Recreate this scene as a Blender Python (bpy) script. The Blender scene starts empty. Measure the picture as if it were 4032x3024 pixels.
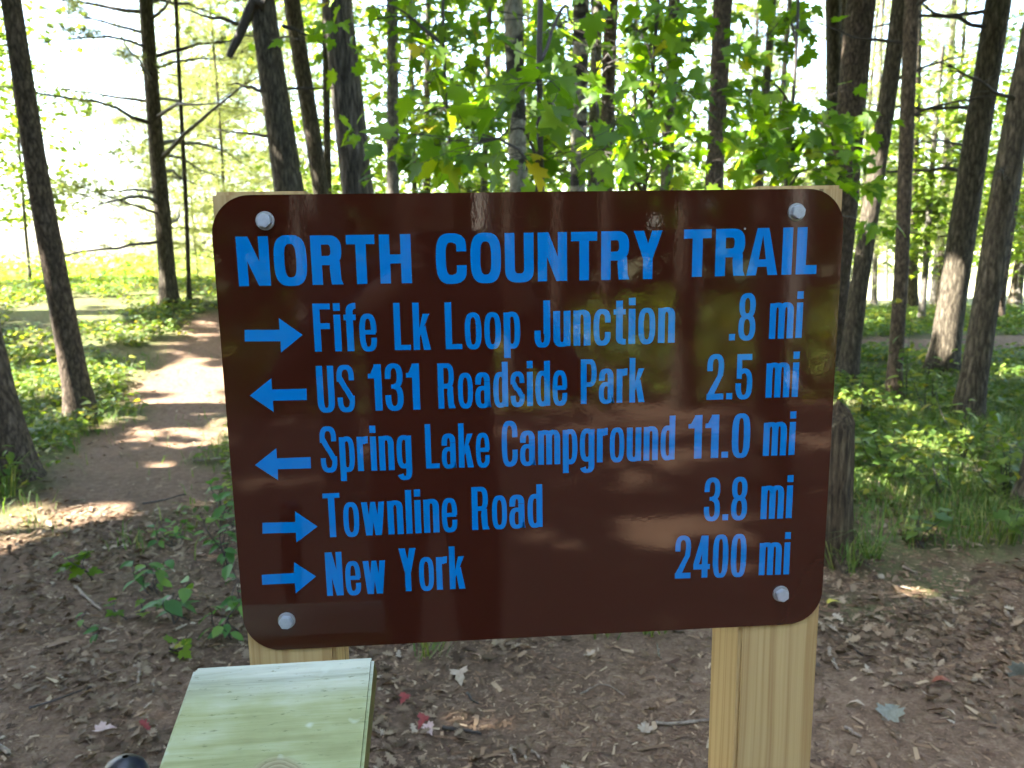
import bpy, bmesh, math, random
import numpy as np
from mathutils import Matrix, Vector

rng = np.random.RandomState(7)
random.seed(7)
R = math.radians
scene = bpy.context.scene
col = scene.collection

# ------------------------------------------------------------------ camera
ZS = 1.3234                      # height of the sign's centre above the ground
CAM = np.array([-0.0783255, -0.7575667, 0.1765697 + ZS])
RIGHT = np.array([0.9972844, -0.0719810, -0.0155765])
DOWN = np.array([-0.0277886, -0.1719151, -0.9847197])
FWD = np.array([0.0682032, 0.9824785, -0.1734485])
FPX = 3050.0                     # focal length in pixels of the 4032 px wide photograph
cam = bpy.data.cameras.new('camera')
cam.sensor_width = 36.0
cam.lens = 36.0 * FPX / 4032.0
cam.clip_start = 0.02
cam.clip_end = 2000
cam.dof.use_dof = True
cam.dof.focus_distance = 0.78
cam.dof.aperture_fstop = 11.0
camo = bpy.data.objects.new('camera', cam)
camo.matrix_world = Matrix(((RIGHT[0], -DOWN[0], -FWD[0], CAM[0]),
                            (RIGHT[1], -DOWN[1], -FWD[1], CAM[1]),
                            (RIGHT[2], -DOWN[2], -FWD[2], CAM[2]),
                            (0, 0, 0, 1)))
col.objects.link(camo)
scene.camera = camo

# ------------------------------------------------------------------ sky, sun, exposure
SUN_EL, SUN_AZ = 47.0, 264.0     # azimuth clockwise from +Y: the sun stands to the left
az, el = R(SUN_AZ), R(SUN_EL)
SUN = np.array([math.sin(az) * math.cos(el), math.cos(az) * math.cos(el), math.sin(el)])
world = bpy.data.worlds.new('World')
scene.world = world
world.use_nodes = True
wn = world.node_tree
sky = wn.nodes.new('ShaderNodeTexSky')
sky.sky_type = 'NISHITA'
sky.sun_disc = False
sky.sun_elevation = el
sky.sun_rotation = az
sky.air_density = 1.0
sky.dust_density = 2.5
bg = wn.nodes['Background']
bg.inputs['Strength'].default_value = 0.15
wn.links.new(sky.outputs[0], bg.inputs['Color'])
sl = bpy.data.lights.new('sun', 'SUN')
sl.energy = 4.8
sl.angle = R(0.53)
sl.color = (1.0, 0.95, 0.86)
so = bpy.data.objects.new('sun', sl)
so.rotation_euler = Vector(-SUN).to_track_quat('-Z', 'Y').to_euler()
so.location = (-20, 0, 30)
col.objects.link(so)
vs = scene.view_settings
vs.view_transform = 'Standard'
vs.look = 'None'
vs.exposure = 3.68
vs.gamma = 1.0
vs.use_curve_mapping = False
cy = scene.cycles
cy.max_bounces = 6
cy.diffuse_bounces = 3
cy.glossy_bounces = 3
cy.transmission_bounces = 4
cy.transparent_max_bounces = 4
cy.sample_clamp_indirect = 6.0
cy.use_denoising = True
cy.use_adaptive_sampling = True
cy.adaptive_threshold = 0.03
cy.debug_use_spatial_splits = True
cy.caustics_reflective = False
cy.caustics_refractive = False

# ------------------------------------------------------------------ helpers
def smooth(a, b, x):
    t = np.clip((np.asarray(x, float) - a) / (b - a), 0, 1)
    return t * t * (3 - 2 * t)

def vnoise(x, y, s, seed=0):
    """cheap smooth value noise in about -1..1"""
    x = np.asarray(x, float) / s + seed * 17.3
    y = np.asarray(y, float) / s - seed * 9.1
    return (np.sin(x * 1.7 + 1.3 * np.sin(y * 1.1 + seed)) + np.sin(y * 2.1 + 1.7 * np.sin(x * 0.9 + seed * 2))
            + np.sin((x + y) * 1.37 + seed)) / 3.0

def height(x, y):
    x = np.asarray(x, float); y = np.asarray(y, float)
    left = smooth(-0.3, -4.2, x)
    bank = np.interp(y, [-1e4, 5.6, 6.9, 9.0, 11.0, 12.6, 14.0, 19.0, 30.0, 1e5],
                     [0, 0, 0.03, 0.34, 0.76, 0.97, 0.97, 0.0, -0.7, -0.7])
    right = np.interp(y, [-1e4, 14, 20, 34, 1e5], [0, 0.0, -0.15, -0.7, -0.7])
    z = left * bank + (1 - left) * right
    z = z + 0.035 * vnoise(x, y, 1.3, 1) + 0.016 * vnoise(x, y, 0.37, 2) + 0.006 * vnoise(x, y, 0.13, 7)
    z = z + 0.05 * smooth(3.0, 6.0, np.abs(x)) * vnoise(x, y, 2.2, 3)
    return z

def px_ray(u, v):
    return (u - 2016) / FPX * RIGHT + (v - 1512) / FPX * DOWN + FWD

def at_y(u, v, Y):
    d = px_ray(u, v)
    return CAM + d * ((Y - CAM[1]) / d[1])

def at_ground(u, v):
    d = px_ray(u, v)
    t = 0.5
    while t < 60:
        p = CAM + d * t
        if p[2] <= height(p[0], p[1]):
            break
        t += 0.02
    return CAM + d * t

def project(p):
    d = np.asarray(p) - CAM
    z = d @ FWD
    return 2016 + FPX * (d @ RIGHT) / z, 1512 + FPX * (d @ DOWN) / z, z

def link(o, parent=None):
    col.objects.link(o)
    if parent is not None:
        o.parent = parent
    return o

def mesh_np(name, verts, faces, mat=None, smooth_shade=False):
    """verts (n,3), faces (m,k) all the same k"""
    me = bpy.data.meshes.new(name)
    verts = np.asarray(verts, np.float32); faces = np.asarray(faces, np.int32)
    n, m, k = len(verts), len(faces), faces.shape[1]
    me.vertices.add(n); me.vertices.foreach_set('co', verts.ravel())
    me.loops.add(m * k); me.loops.foreach_set('vertex_index', faces.ravel())
    me.polygons.add(m)
    me.polygons.foreach_set('loop_start', np.arange(0, m * k, k, dtype=np.int32))
    me.polygons.foreach_set('loop_total', np.full(m, k, np.int32))
    if smooth_shade:
        me.polygons.foreach_set('use_smooth', np.ones(m, bool))
    me.update(calc_edges=True)
    if mat:
        me.materials.append(mat)
    return me

def obj(name, me, parent=None, loc=None):
    o = bpy.data.objects.new(name, me)
    if loc is not None:
        o.location = loc
    return link(o, parent)

def empty(name, loc=(0, 0, 0)):
    o = bpy.data.objects.new(name, None)
    o.empty_display_size = 0.2
    o.location = loc
    return link(o)

def tag(o, label=None, cat=None, group=None, kind=None):
    if label: o['label'] = label
    if cat: o['category'] = cat
    if group: o['group'] = group
    if kind: o['kind'] = kind
    return o

def bm_mesh(name, bm, mat=None, sm=False):
    me = bpy.data.meshes.new(name)
    bm.to_mesh(me); bm.free()
    if mat: me.materials.append(mat)
    if sm:
        for p in me.polygons: p.use_smooth = True
    return me

def bm_box(bm, x0, x1, y0, y1, z0, z1):
    vs_ = [bm.verts.new(c) for c in ((x0, y0, z0), (x1, y0, z0), (x1, y1, z0), (x0, y1, z0),
                                     (x0, y0, z1), (x1, y0, z1), (x1, y1, z1), (x0, y1, z1))]
    for f in ((0, 3, 2, 1), (4, 5, 6, 7), (0, 1, 5, 4), (1, 2, 6, 5), (2, 3, 7, 6), (3, 0, 4, 7)):
        bm.faces.new([vs_[i] for i in f])
    return vs_

def frame_rings(pts):
    pts = np.asarray(pts, float)
    t = np.gradient(pts, axis=0)
    t /= np.linalg.norm(t, axis=1, keepdims=True) + 1e-9
    ref = np.where(np.abs(t[:, 2:3]) > 0.9, np.array([[1.0, 0, 0]]), np.array([[0, 0, 1.0]]))
    a = np.cross(t, ref); a /= np.linalg.norm(a, axis=1, keepdims=True) + 1e-9
    for i in range(1, len(a)):          # keep the frame from twisting
        v = a[i - 1] - t[i] * (a[i - 1] @ t[i])
        a[i] = v / (np.linalg.norm(v) + 1e-9)
    b = np.cross(t, a)
    return pts, a, b

def tube_np(pts, rad, n=8, rough=0.0, seed=0, flute=0.0):
    """closed tapered tube, returns verts, quads"""
    pts, a, b = frame_rings(pts)
    rad = np.asarray(rad, float)
    k = len(pts)
    th = np.linspace(0, 2 * np.pi, n, endpoint=False)
    rr = np.repeat(rad[:, None], n, 1)
    if rough > 0:
        rs = np.random.RandomState(seed)
        nz = rs.randn(k, n)
        low = np.sin(th[None] * 3 + seed) * 0.5 + np.sin(th[None] * 5 + seed * 2.1 + np.arange(k)[:, None] * 0.12) * 0.5
        rr = rr * (1 + rough * (0.6 * nz + 0.9 * low))
    V = pts[:, None] + rr[..., None] * (np.cos(th)[None, :, None] * a[:, None] + np.sin(th)[None, :, None] * b[:, None])
    i = np.arange(k - 1)[:, None] * n; j = np.arange(n)[None]
    F = np.stack([i + j, i + (j + 1) % n, i + n + (j + 1) % n, i + n + j], -1).reshape(-1, 4)
    return V.reshape(-1, 3), F

class Bag:
    """collects pieces with the same face size into one mesh"""
    def __init__(self): self.v, self.f, self.n = [], [], 0
    def add(self, v, f):
        self.v.append(np.asarray(v, float)); self.f.append(np.asarray(f, int) + self.n); self.n += len(v)
    def mesh(self, name, mat, sm=False, origin=None):
        v = np.concatenate(self.v)
        if origin is not None: v = v - np.asarray(origin)
        return mesh_np(name, v, np.concatenate(self.f), mat, sm)

# ------------------------------------------------------------------ node helpers
def new_mat(name):
    m = bpy.data.materials.new(name)
    m.use_nodes = True
    nt = m.node_tree
    p = nt.nodes['Principled BSDF']
    return m, nt, p

def N(nt, kind, **kw):
    n = nt.nodes.new(kind)
    for k, v in kw.items():
        if k in n.inputs.keys() if hasattr(n.inputs, 'keys') else False:
            n.inputs[k].default_value = v
        else:
            setattr(n, k, v)
    return n

def noise(nt, vec, scale, detail=4, rough=0.55, dist=0.0):
    n = nt.nodes.new('ShaderNodeTexNoise')
    n.inputs['Scale'].default_value = scale
    n.inputs['Detail'].default_value = detail
    n.inputs['Roughness'].default_value = rough
    n.inputs['Distortion'].default_value = dist
    if vec is not None: nt.links.new(vec, n.inputs['Vector'])
    return n.outputs['Fac']

def ramp(nt, fac, stops, interp='LINEAR'):
    r = nt.nodes.new('ShaderNodeValToRGB')
    r.color_ramp.interpolation = interp
    el_ = r.color_ramp.elements
    el_[0].position, el_[0].color = stops[0][0], (*stops[0][1], 1)
    el_[1].position, el_[1].color = stops[-1][0], (*stops[-1][1], 1)
    for p, c in stops[1:-1]:
        e = el_.new(p); e.color = (*c, 1)
    nt.links.new(fac, r.inputs[0])
    return r.outputs[0]

def mixc(nt, fac, a, b, mode='MIX'):
    m = nt.nodes.new('ShaderNodeMix'); m.data_type = 'RGBA'; m.blend_type = mode
    if isinstance(fac, (int, float)): m.inputs[0].default_value = fac
    else: nt.links.new(fac, m.inputs[0])
    for i, s in ((6, a), (7, b)):
        if isinstance(s, tuple): m.inputs[i].default_value = (*s, 1)
        else: nt.links.new(s, m.inputs[i])
    return m.outputs[2]

def math_(nt, op, a, b=None, clamp=False):
    m = nt.nodes.new('ShaderNodeMath'); m.operation = op; m.use_clamp = clamp
    for i, s in enumerate((a, b)):
        if s is None: continue
        if isinstance(s, (int, float)): m.inputs[i].default_value = s
        else: nt.links.new(s, m.inputs[i])
    return m.outputs[0]

def mapping(nt, vec, scale=(1, 1, 1), loc=(0, 0, 0), rot=(0, 0, 0)):
    m = nt.nodes.new('ShaderNodeMapping')
    m.inputs['Scale'].default_value = scale
    m.inputs['Location'].default_value = loc
    m.inputs['Rotation'].default_value = rot
    nt.links.new(vec, m.inputs['Vector'])
    return m.outputs[0]

def objco(nt):
    return nt.nodes.new('ShaderNodeTexCoord').outputs['Object']

def bump(nt, p, hgt, strength, dist):
    b = nt.nodes.new('ShaderNodeBump')
    b.inputs['Strength'].default_value = strength
    b.inputs['Distance'].default_value = dist
    nt.links.new(hgt, b.inputs['Height'])
    nt.links.new(b.outputs[0], p.inputs['Normal'])
    return b

# ------------------------------------------------------------------ materials
def leaf_mat(name, stops, trans=0.45, tcol=(1.25, 1.35, 0.55), rough=0.5):
    """thin leaf: reflects and lets light through, colour differs leaf by leaf"""
    m, nt, p = new_mat(name)
    geo = nt.nodes.new('ShaderNodeNewGeometry')
    oi = nt.nodes.new('ShaderNodeObjectInfo')
    r = math_(nt, 'FRACT', math_(nt, 'ADD', geo.outputs['Random Per Island'], oi.outputs['Random']))
    c = ramp(nt, r, stops)
    nt.links.new(c, p.inputs['Base Color'])
    p.inputs['Roughness'].default_value = rough
    p.inputs['Specular IOR Level'].default_value = 0.35
    t = nt.nodes.new('ShaderNodeBsdfTranslucent')
    tc = mixc(nt, 1.0, c, tcol, 'MULTIPLY')
    nt.links.new(tc, t.inputs['Color'])
    mx = nt.nodes.new('ShaderNodeMixShader'); mx.inputs[0].default_value = trans
    nt.links.new(p.outputs[0], mx.inputs[1]); nt.links.new(t.outputs[0], mx.inputs[2])
    nt.links.new(mx.outputs[0], nt.nodes['Material Output'].inputs['Surface'])
    return m

M = {}
M['maple'] = leaf_mat('maple_leaf', [(0, (0.055, 0.12, 0.012)), (0.5, (0.095, 0.18, 0.016)), (0.93, (0.15, 0.24, 0.02)), (0.985, (0.22, 0.27, 0.02)), (1, (0.40, 0.34, 0.02))], 0.58, (1.85, 1.85, 0.35))
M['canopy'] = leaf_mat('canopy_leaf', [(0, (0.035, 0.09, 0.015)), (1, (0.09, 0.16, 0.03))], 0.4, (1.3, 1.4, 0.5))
M['hardwood'] = leaf_mat('hardwood_leaf', [(0, (0.075, 0.13, 0.02)), (0.6, (0.135, 0.20, 0.03)), (1, (0.23, 0.27, 0.05))], 0.55, (1.7, 1.7, 0.6))
M['needles'] = leaf_mat('pine_needles', [(0, (0.14, 0.18, 0.06)), (1, (0.26, 0.29, 0.11))], 0.45, (1.6, 1.5, 0.9))  # paled in the colour to stand in for glare over far foliage
M['cover'] = leaf_mat('undergrowth_leaf', [(0, (0.055, 0.11, 0.02)), (0.6, (0.11, 0.18, 0.03)), (0.9, (0.19, 0.25, 0.04)), (1, (0.34, 0.30, 0.04))], 0.42, (1.7, 1.5, 0.45))
M['seedling'] = leaf_mat('seedling_leaf', [(0, (0.05, 0.13, 0.03)), (0.5, (0.08, 0.19, 0.05)), (1, (0.16, 0.26, 0.05))], 0.4, (1.4, 1.5, 0.5))
M['grass'] = leaf_mat('grass_blade', [(0, (0.06, 0.12, 0.02)), (0.7, (0.12, 0.19, 0.03)), (1, (0.28, 0.27, 0.09))], 0.35, (1.3, 1.4, 0.5))
M['litter'] = leaf_mat('dead_leaf', [(0, (0.06, 0.036, 0.02)), (0.35, (0.12, 0.075, 0.042)), (0.7, (0.19, 0.13, 0.08)), (0.93, (0.30, 0.22, 0.14)), (1, (0.40, 0.33, 0.24))], 0.12, (1.2, 1.0, 0.7), 0.75)
M['chips'] = leaf_mat('wood_chip', [(0, (0.07, 0.036, 0.02)), (0.5, (0.17, 0.098, 0.054)), (0.86, (0.29, 0.185, 0.105)), (1, (0.45, 0.33, 0.21))], 0.0, (1, 1, 1), 0.8)

def flat_leaf(name, c, c2, trans=0.2):
    m, nt, p = new_mat(name)
    co = objco(nt)
    n = noise(nt, co, 90, 4)
    cc = ramp(nt, n, [(0.35, c), (0.7, c2)])
    nt.links.new(cc, p.inputs['Base Color'])
    p.inputs['Roughness'].default_value = 0.65
    return m
M['red_leaf'] = flat_leaf('red_leaf', (0.16, 0.012, 0.014), (0.26, 0.04, 0.03))
M['rust_leaf'] = flat_leaf('rust_leaf', (0.20, 0.05, 0.025), (0.30, 0.10, 0.05))
M['tan_leaf'] = flat_leaf('tan_leaf', (0.30, 0.22, 0.15), (0.42, 0.33, 0.24))
M['pink_leaf'] = flat_leaf('pink_leaf', (0.45, 0.30, 0.26), (0.55, 0.40, 0.34))
M['grey_leaf'] = flat_leaf('grey_green_leaf', (0.14, 0.145, 0.11), (0.21, 0.21, 0.165))
M['yellow_leaf'] = flat_leaf('yellow_leaf', (0.40, 0.33, 0.03), (0.5, 0.42, 0.08))
M['stick'] = flat_leaf('dead_wood', (0.13, 0.09, 0.06), (0.32, 0.25, 0.18))
M['twig'] = flat_leaf('twig_bark', (0.025, 0.02, 0.015), (0.06, 0.045, 0.035))

def bark_mat(name, dark, mid, light, vscale=5.0, strength=0.8, dist=0.02, patch=None, scale=14):
    m, nt, p = new_mat(name)
    co = objco(nt)
    oi = nt.nodes.new('ShaderNodeObjectInfo')
    v = nt.nodes.new('ShaderNodeVectorMath'); v.operation = 'ADD'
    nt.links.new(co, v.inputs[0]); nt.links.new(oi.outputs['Location'], v.inputs[1])
    warp = noise(nt, mapping(nt, v.outputs[0], (3, 3, 1.2)), 2.0, 3)
    mp = mapping(nt, v.outputs[0], (scale, scale, scale / vscale))
    vor = nt.nodes.new('ShaderNodeTexVoronoi'); vor.feature = 'DISTANCE_TO_EDGE'
    vor.inputs['Scale'].default_value = 1.6
    wv = nt.nodes.new('ShaderNodeVectorMath'); wv.operation = 'ADD'
    nz = nt.nodes.new('ShaderNodeTexNoise'); nz.inputs['Scale'].default_value = 1.3; nz.inputs['Detail'].default_value = 5
    nt.links.new(mp, nz.inputs['Vector'])
    sc = nt.nodes.new('ShaderNodeVectorMath'); sc.operation = 'SCALE'; sc.inputs['Scale'].default_value = 0.9
    nt.links.new(nz.outputs['Color'], sc.inputs[0])
    nt.links.new(mp, wv.inputs[0]); nt.links.new(sc.outputs[0], wv.inputs[1])
    nt.links.new(wv.outputs[0], vor.inputs['Vector'])
    crack = math_(nt, 'MULTIPLY', vor.outputs['Distance'], 2.4, True)
    fine = noise(nt, mp, 4.0, 6, 0.65)
    h = math_(nt, 'ADD', math_(nt, 'MULTIPLY', crack, 0.28), math_(nt, 'MULTIPLY', fine, 0.9))
    c = ramp(nt, h, [(0.38, dark), (0.60, mid), (0.86, light)])
    big = noise(nt, v.outputs[0], 2.3, 3)
    c = mixc(nt, math_(nt, 'MULTIPLY', big, 0.5), c, tuple(x * 0.55 for x in mid))
    if patch:
        pm = noise(nt, mapping(nt, v.outputs[0], (1.2, 1.2, 2.4)), 1.9, 2, 0.4)
        pf = ramp(nt, pm, [(0.53, (0, 0, 0)), (0.57, (1, 1, 1))])
        c = mixc(nt, pf, c, patch)
    nt.links.new(c, p.inputs['Base Color'])
    p.inputs['Roughness'].default_value = 0.9
    p.inputs['Specular IOR Level'].default_value = 0.2
    bump(nt, p, h, strength, dist)
    return m
M['pine_bark'] = bark_mat('pine_bark', (0.024, 0.019, 0.013), (0.10, 0.083, 0.058), (0.24, 0.20, 0.145), 4.0, 0.9, 0.02)
M['red_bark'] = bark_mat('red_pine_bark', (0.026, 0.02, 0.014), (0.115, 0.085, 0.06), (0.25, 0.195, 0.145), 2.6, 0.8, 0.015)
M['oak_bark'] = bark_mat('furrowed_bark', (0.022, 0.018, 0.014), (0.13, 0.108, 0.086), (0.33, 0.28, 0.23), 7.0, 1.0, 0.03, None, 11)
M['grey_bark'] = bark_mat('grey_bark', (0.05, 0.045, 0.037), (0.16, 0.145, 0.118), (0.28, 0.25, 0.21), 3.0, 0.6, 0.012)
M['beech_bark'] = bark_mat('pale_bark', (0.12, 0.11, 0.085), (0.27, 0.25, 0.195), (0.40, 0.37, 0.30), 2.0, 0.3, 0.006, (0.035, 0.03, 0.026), 8)
M['birch_bark'] = bark_mat('white_bark', (0.15, 0.13, 0.11), (0.5, 0.47, 0.42), (0.62, 0.6, 0.55), 0.5, 0.3, 0.006, None, 8)
M['stump'] = bark_mat('rotten_wood', (0.025, 0.017, 0.012), (0.13, 0.095, 0.055), (0.33, 0.26, 0.15), 9.0, 1.0, 0.03, None, 22)

def ground_mat():
    m, nt, p = new_mat('forest_floor')
    co = objco(nt)
    at = nt.nodes.new('ShaderNodeVertexColor'); at.layer_name = 'cover'
    sep = nt.nodes.new('ShaderNodeSeparateColor'); nt.links.new(at.outputs[0], sep.inputs[0])
    path, green, field = sep.outputs[0], sep.outputs[1], sep.outputs[2]
    f1 = noise(nt, co, 2.2, 5); f2 = noise(nt, co, 26, 6, 0.7); f3 = noise(nt, co, 120, 4, 0.7)
    vor = nt.nodes.new('ShaderNodeTexVoronoi'); vor.inputs['Scale'].default_value = 55
    wp = nt.nodes.new('ShaderNodeVectorMath'); wp.operation = 'ADD'
    nz = nt.nodes.new('ShaderNodeTexNoise'); nz.inputs['Scale'].default_value = 30; nt.links.new(co, nz.inputs['Vector'])
    sc = nt.nodes.new('ShaderNodeVectorMath'); sc.operation = 'SCALE'; sc.inputs['Scale'].default_value = 0.05
    nt.links.new(nz.outputs['Color'], sc.inputs[0]); nt.links.new(co, wp.inputs[0]); nt.links.new(sc.outputs[0], wp.inputs[1])
    nt.links.new(mapping(nt, wp.outputs[0], (1, 1.6, 1)), vor.inputs['Vector'])
    sv = nt.nodes.new('ShaderNodeSeparateColor'); nt.links.new(vor.outputs['Color'], sv.inputs[0])
    duff = ramp(nt, sv.outputs[0], [(0, (0.042, 0.026, 0.017)), (0.5, (0.085, 0.055, 0.036)), (0.85, (0.13, 0.088, 0.058)), (1, (0.22, 0.16, 0.11))])
    soil = ramp(nt, math_(nt, 'ADD', math_(nt, 'MULTIPLY', f2, 0.6), math_(nt, 'MULTIPLY', f3, 0.4)),
                [(0.32, (0.078, 0.045, 0.027)), (0.5, (0.18, 0.114, 0.073)), (0.7, (0.33, 0.23, 0.155))])
    c = mixc(nt, math_(nt, 'MULTIPLY', f2, 0.75), duff, soil)
    pf = math_(nt, 'MULTIPLY', path, 0.85)
    c = mixc(nt, pf, c, soil)
    moss = ramp(nt, f2, [(0.3, (0.055, 0.075, 0.025)), (0.7, (0.13, 0.15, 0.05))])
    gf = math_(nt, 'MULTIPLY', green, math_(nt, 'ADD', 0.25, f1), True)
    c = mixc(nt, gf, c, moss)
    dry = ramp(nt, f1, [(0.3, (0.30, 0.32, 0.14)), (0.7, (0.52, 0.50, 0.30))])
    c = mixc(nt, field, c, dry)
    nt.links.new(c, p.inputs['Base Color'])
    p.inputs['Roughness'].default_value = 0.95
    p.inputs['Specular IOR Level'].default_value = 0.15
    h = math_(nt, 'ADD', math_(nt, 'MULTIPLY', sv.outputs[1], 0.5), math_(nt, 'ADD', f2, math_(nt, 'MULTIPLY', f3, 0.4)))
    bump(nt, p, h, 0.8, 0.012)
    return m
M['ground'] = ground_mat()

def wood_mat(name, late, early, axis=(-0.11, 0.06), freq=90.0, tint=None):
    """sawn pine: growth rings about an axis beside the post"""
    m, nt, p = new_mat(name)
    co = objco(nt)
    d = nt.nodes.new('ShaderNodeTexNoise'); d.inputs['Scale'].default_value = 1.0; d.inputs['Detail'].default_value = 3
    nt.links.new(mapping(nt, co, (9, 9, 1.6)), d.inputs['Vector'])
    s = nt.nodes.new('ShaderNodeVectorMath'); s.operation = 'SCALE'; s.inputs['Scale'].default_value = 0.022
    nt.links.new(d.outputs['Color'], s.inputs[0])
    a = nt.nodes.new('ShaderNodeVectorMath'); a.operation = 'ADD'
    nt.links.new(mapping(nt, co, (1, 1, 0.03), (axis[0], axis[1], 0)), a.inputs[0]); nt.links.new(s.outputs[0], a.inputs[1])
    L = nt.nodes.new('ShaderNodeVectorMath'); L.operation = 'LENGTH'
    nt.links.new(a.outputs[0], L.inputs[0])
    cx = nt.nodes.new('ShaderNodeCombineXYZ')
    nt.links.new(math_(nt, 'MULTIPLY', L.outputs['Value'], freq), cx.inputs[0])
    sz = nt.nodes.new('ShaderNodeSeparateXYZ'); nt.links.new(co, sz.inputs[0])
    nt.links.new(math_(nt, 'MULTIPLY', sz.outputs[2], 0.35), cx.inputs[2])
    ring = noise(nt, cx.outputs[0], 1.0, 3, 0.6)
    ring2 = ramp(nt, ring, [(0.40, (0, 0, 0)), (0.52, (0.25, 0.25, 0.25)), (0.60, (1, 1, 1)), (0.68, (0.2, 0.2, 0.2))])
    fib = noise(nt, mapping(nt, co, (420, 420, 9)), 1.0, 4)
    fac = math_(nt, 'ADD', math_(nt, 'MULTIPLY', ring2, 0.55), math_(nt, 'MULTIPLY', fib, 0.42))
    c = ramp(nt, fac, [(0.1, early), (0.5, tuple((x + y) / 2 for x, y in zip(early, late))), (0.95, late)])
    blot = noise(nt, co, 11, 3)
    c = mixc(nt, math_(nt, 'MULTIPLY', blot, 0.35), c, tint or (0.44, 0.35, 0.18))
    chk = noise(nt, mapping(nt, co, (75, 75, 1.1)), 1.0, 2, 0.4)
    cf = ramp(nt, chk, [(0.70, (0, 0, 0)), (0.715, (1, 1, 1))])
    c = mixc(nt, math_(nt, 'MULTIPLY', cf, 0.7), c, (0.06, 0.04, 0.02))
    nt.links.new(c, p.inputs['Base Color'])
    p.inputs['Roughness'].default_value = 0.7
    p.inputs['Specular IOR Level'].default_value = 0.3
    bump(nt, p, math_(nt, 'SUBTRACT', fib, cf), 0.15, 0.0008)
    return m
M['post'] = wood_mat('treated_pine', (0.29, 0.155, 0.045), (0.52, 0.375, 0.16))

def plank_mat():
    m, nt, p = new_mat('algae_plank')
    co = objco(nt)
    g1 = noise(nt, mapping(nt, co, (4, 90, 60)), 1.0, 5, 0.6, 0.5)
    g2 = noise(nt, mapping(nt, co, (26, 420, 200)), 1.0, 4, 0.6)
    g3 = noise(nt, mapping(nt, co, (12, 22, 12)), 1.0, 4)
    alg = ramp(nt, math_(nt, 'ADD', math_(nt, 'MULTIPLY', g1, 0.55), math_(nt, 'MULTIPLY', g3, 0.45)),
               [(0.30, (0.20, 0.215, 0.075)), (0.48, (0.33, 0.355, 0.155)), (0.66, (0.47, 0.50, 0.31))])
    grey = ramp(nt, g1, [(0.35, (0.32, 0.34, 0.26)), (0.6, (0.58, 0.60, 0.46))])
    sep = nt.nodes.new('ShaderNodeSeparateXYZ'); nt.links.new(co, sep.inputs[0])
    band = math_(nt, 'SUBTRACT', math_(nt, 'MULTIPLY', math_(nt, 'ADD', sep.outputs[1], 0.04), 30.0), math_(nt, 'MULTIPLY', math_(nt, 'SUBTRACT', g3, 0.5), -1.2), True)
    c = mixc(nt, band, alg, grey)
    # bleached spots
    sp = noise(nt, mapping(nt, co, (28, 46, 20), (0.3, 0.1, 0)), 1.0, 2)
    sf = ramp(nt, sp, [(0.66, (0, 0, 0)), (0.72, (1, 1, 1))])
    c = mixc(nt, math_(nt, 'MULTIPLY', sf, 0.55), c, (0.62, 0.66, 0.52))
    # a knot low on the board
    kv = mapping(nt, co, (30, 44, 0), (-0.15, 4.4, 0))
    kl = nt.nodes.new('ShaderNodeVectorMath'); kl.operation = 'LENGTH'; nt.links.new(kv, kl.inputs[0])
    kd = math_(nt, 'ADD', kl.outputs['Value'], math_(nt, 'MULTIPLY', math_(nt, 'SUBTRACT', g3, 0.5), 0.5))
    kf = ramp(nt, kd, [(0.55, (1, 1, 1)), (0.78, (0, 0, 0))])
    kr = ramp(nt, math_(nt, 'FRACT', math_(nt, 'MULTIPLY', kd, 7)), [(0.2, (0.24, 0.20, 0.10)), (0.9, (0.36, 0.33, 0.18))])
    c = mixc(nt, kf, c, kr)
    # dark specks along the grain
    st = ramp(nt, noise(nt, mapping(nt, co, (60, 260, 100)), 1.0, 5, 0.7), [(0.32, (1, 1, 1)), (0.40, (0, 0, 0))])
    c = mixc(nt, math_(nt, 'MULTIPLY', st, 0.75), c, (0.10, 0.12, 0.04))
    c = mixc(nt, math_(nt, 'MULTIPLY', g2, 0.22), c, (0.16, 0.17, 0.07))
    nt.links.new(c, p.inputs['Base Color'])
    p.inputs['Roughness'].default_value = 0.8
    bump(nt, p, math_(nt, 'ADD', g1, math_(nt, 'MULTIPLY', g2, 0.8)), 0.5, 0.0015)
    return m
M['plank'] = plank_mat()

def sheet_mat(name, c, specks=True):
    """glossy sign sheeting with a faint orange-peel surface"""
    m, nt, p = new_mat(name)
    co = objco(nt)
    fine = noise(nt, co, 330, 2, 0.5)
    wide = noise(nt, co, 60, 2, 0.5)
    v = noise(nt, co, 7, 3)
    cc = mixc(nt, math_(nt, 'MULTIPLY', v, 0.3), c, tuple(min(1, x * 1.25) for x in c))
    if specks:
        vor = nt.nodes.new('ShaderNodeTexVoronoi'); vor.inputs['Scale'].default_value = 34
        nt.links.new(co, vor.inputs['Vector'])
        sv = nt.nodes.new('ShaderNodeSeparateColor'); nt.links.new(vor.outputs['Color'], sv.inputs[0])
        thr = math_(nt, 'MULTIPLY', math_(nt, 'POWER', sv.outputs[0], 7.0), 0.045)
        dust = math_(nt, 'LESS_THAN', vor.outputs['Distance'], thr)
        cc = mixc(nt, math_(nt, 'MULTIPLY', dust, 0.7), cc, (0.45, 0.42, 0.36))
    nt.links.new(cc, p.inputs['Base Color'])
    rg = ramp(nt, noise(nt, mapping(nt, co, (5, 5, 2.2)), 1.6, 4), [(0.4, (0.012, 0.012, 0.012)), (0.75, (0.07, 0.07, 0.07))])
    nt.links.new(rg, p.inputs['Roughness'])
    p.inputs['Specular IOR Level'].default_value = 0.62
    h = math_(nt, 'ADD', math_(nt, 'MULTIPLY', fine, 0.7), math_(nt, 'MULTIPLY', wide, 0.6))
    bump(nt, p, h, 0.014, 0.002)
    return m
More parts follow.
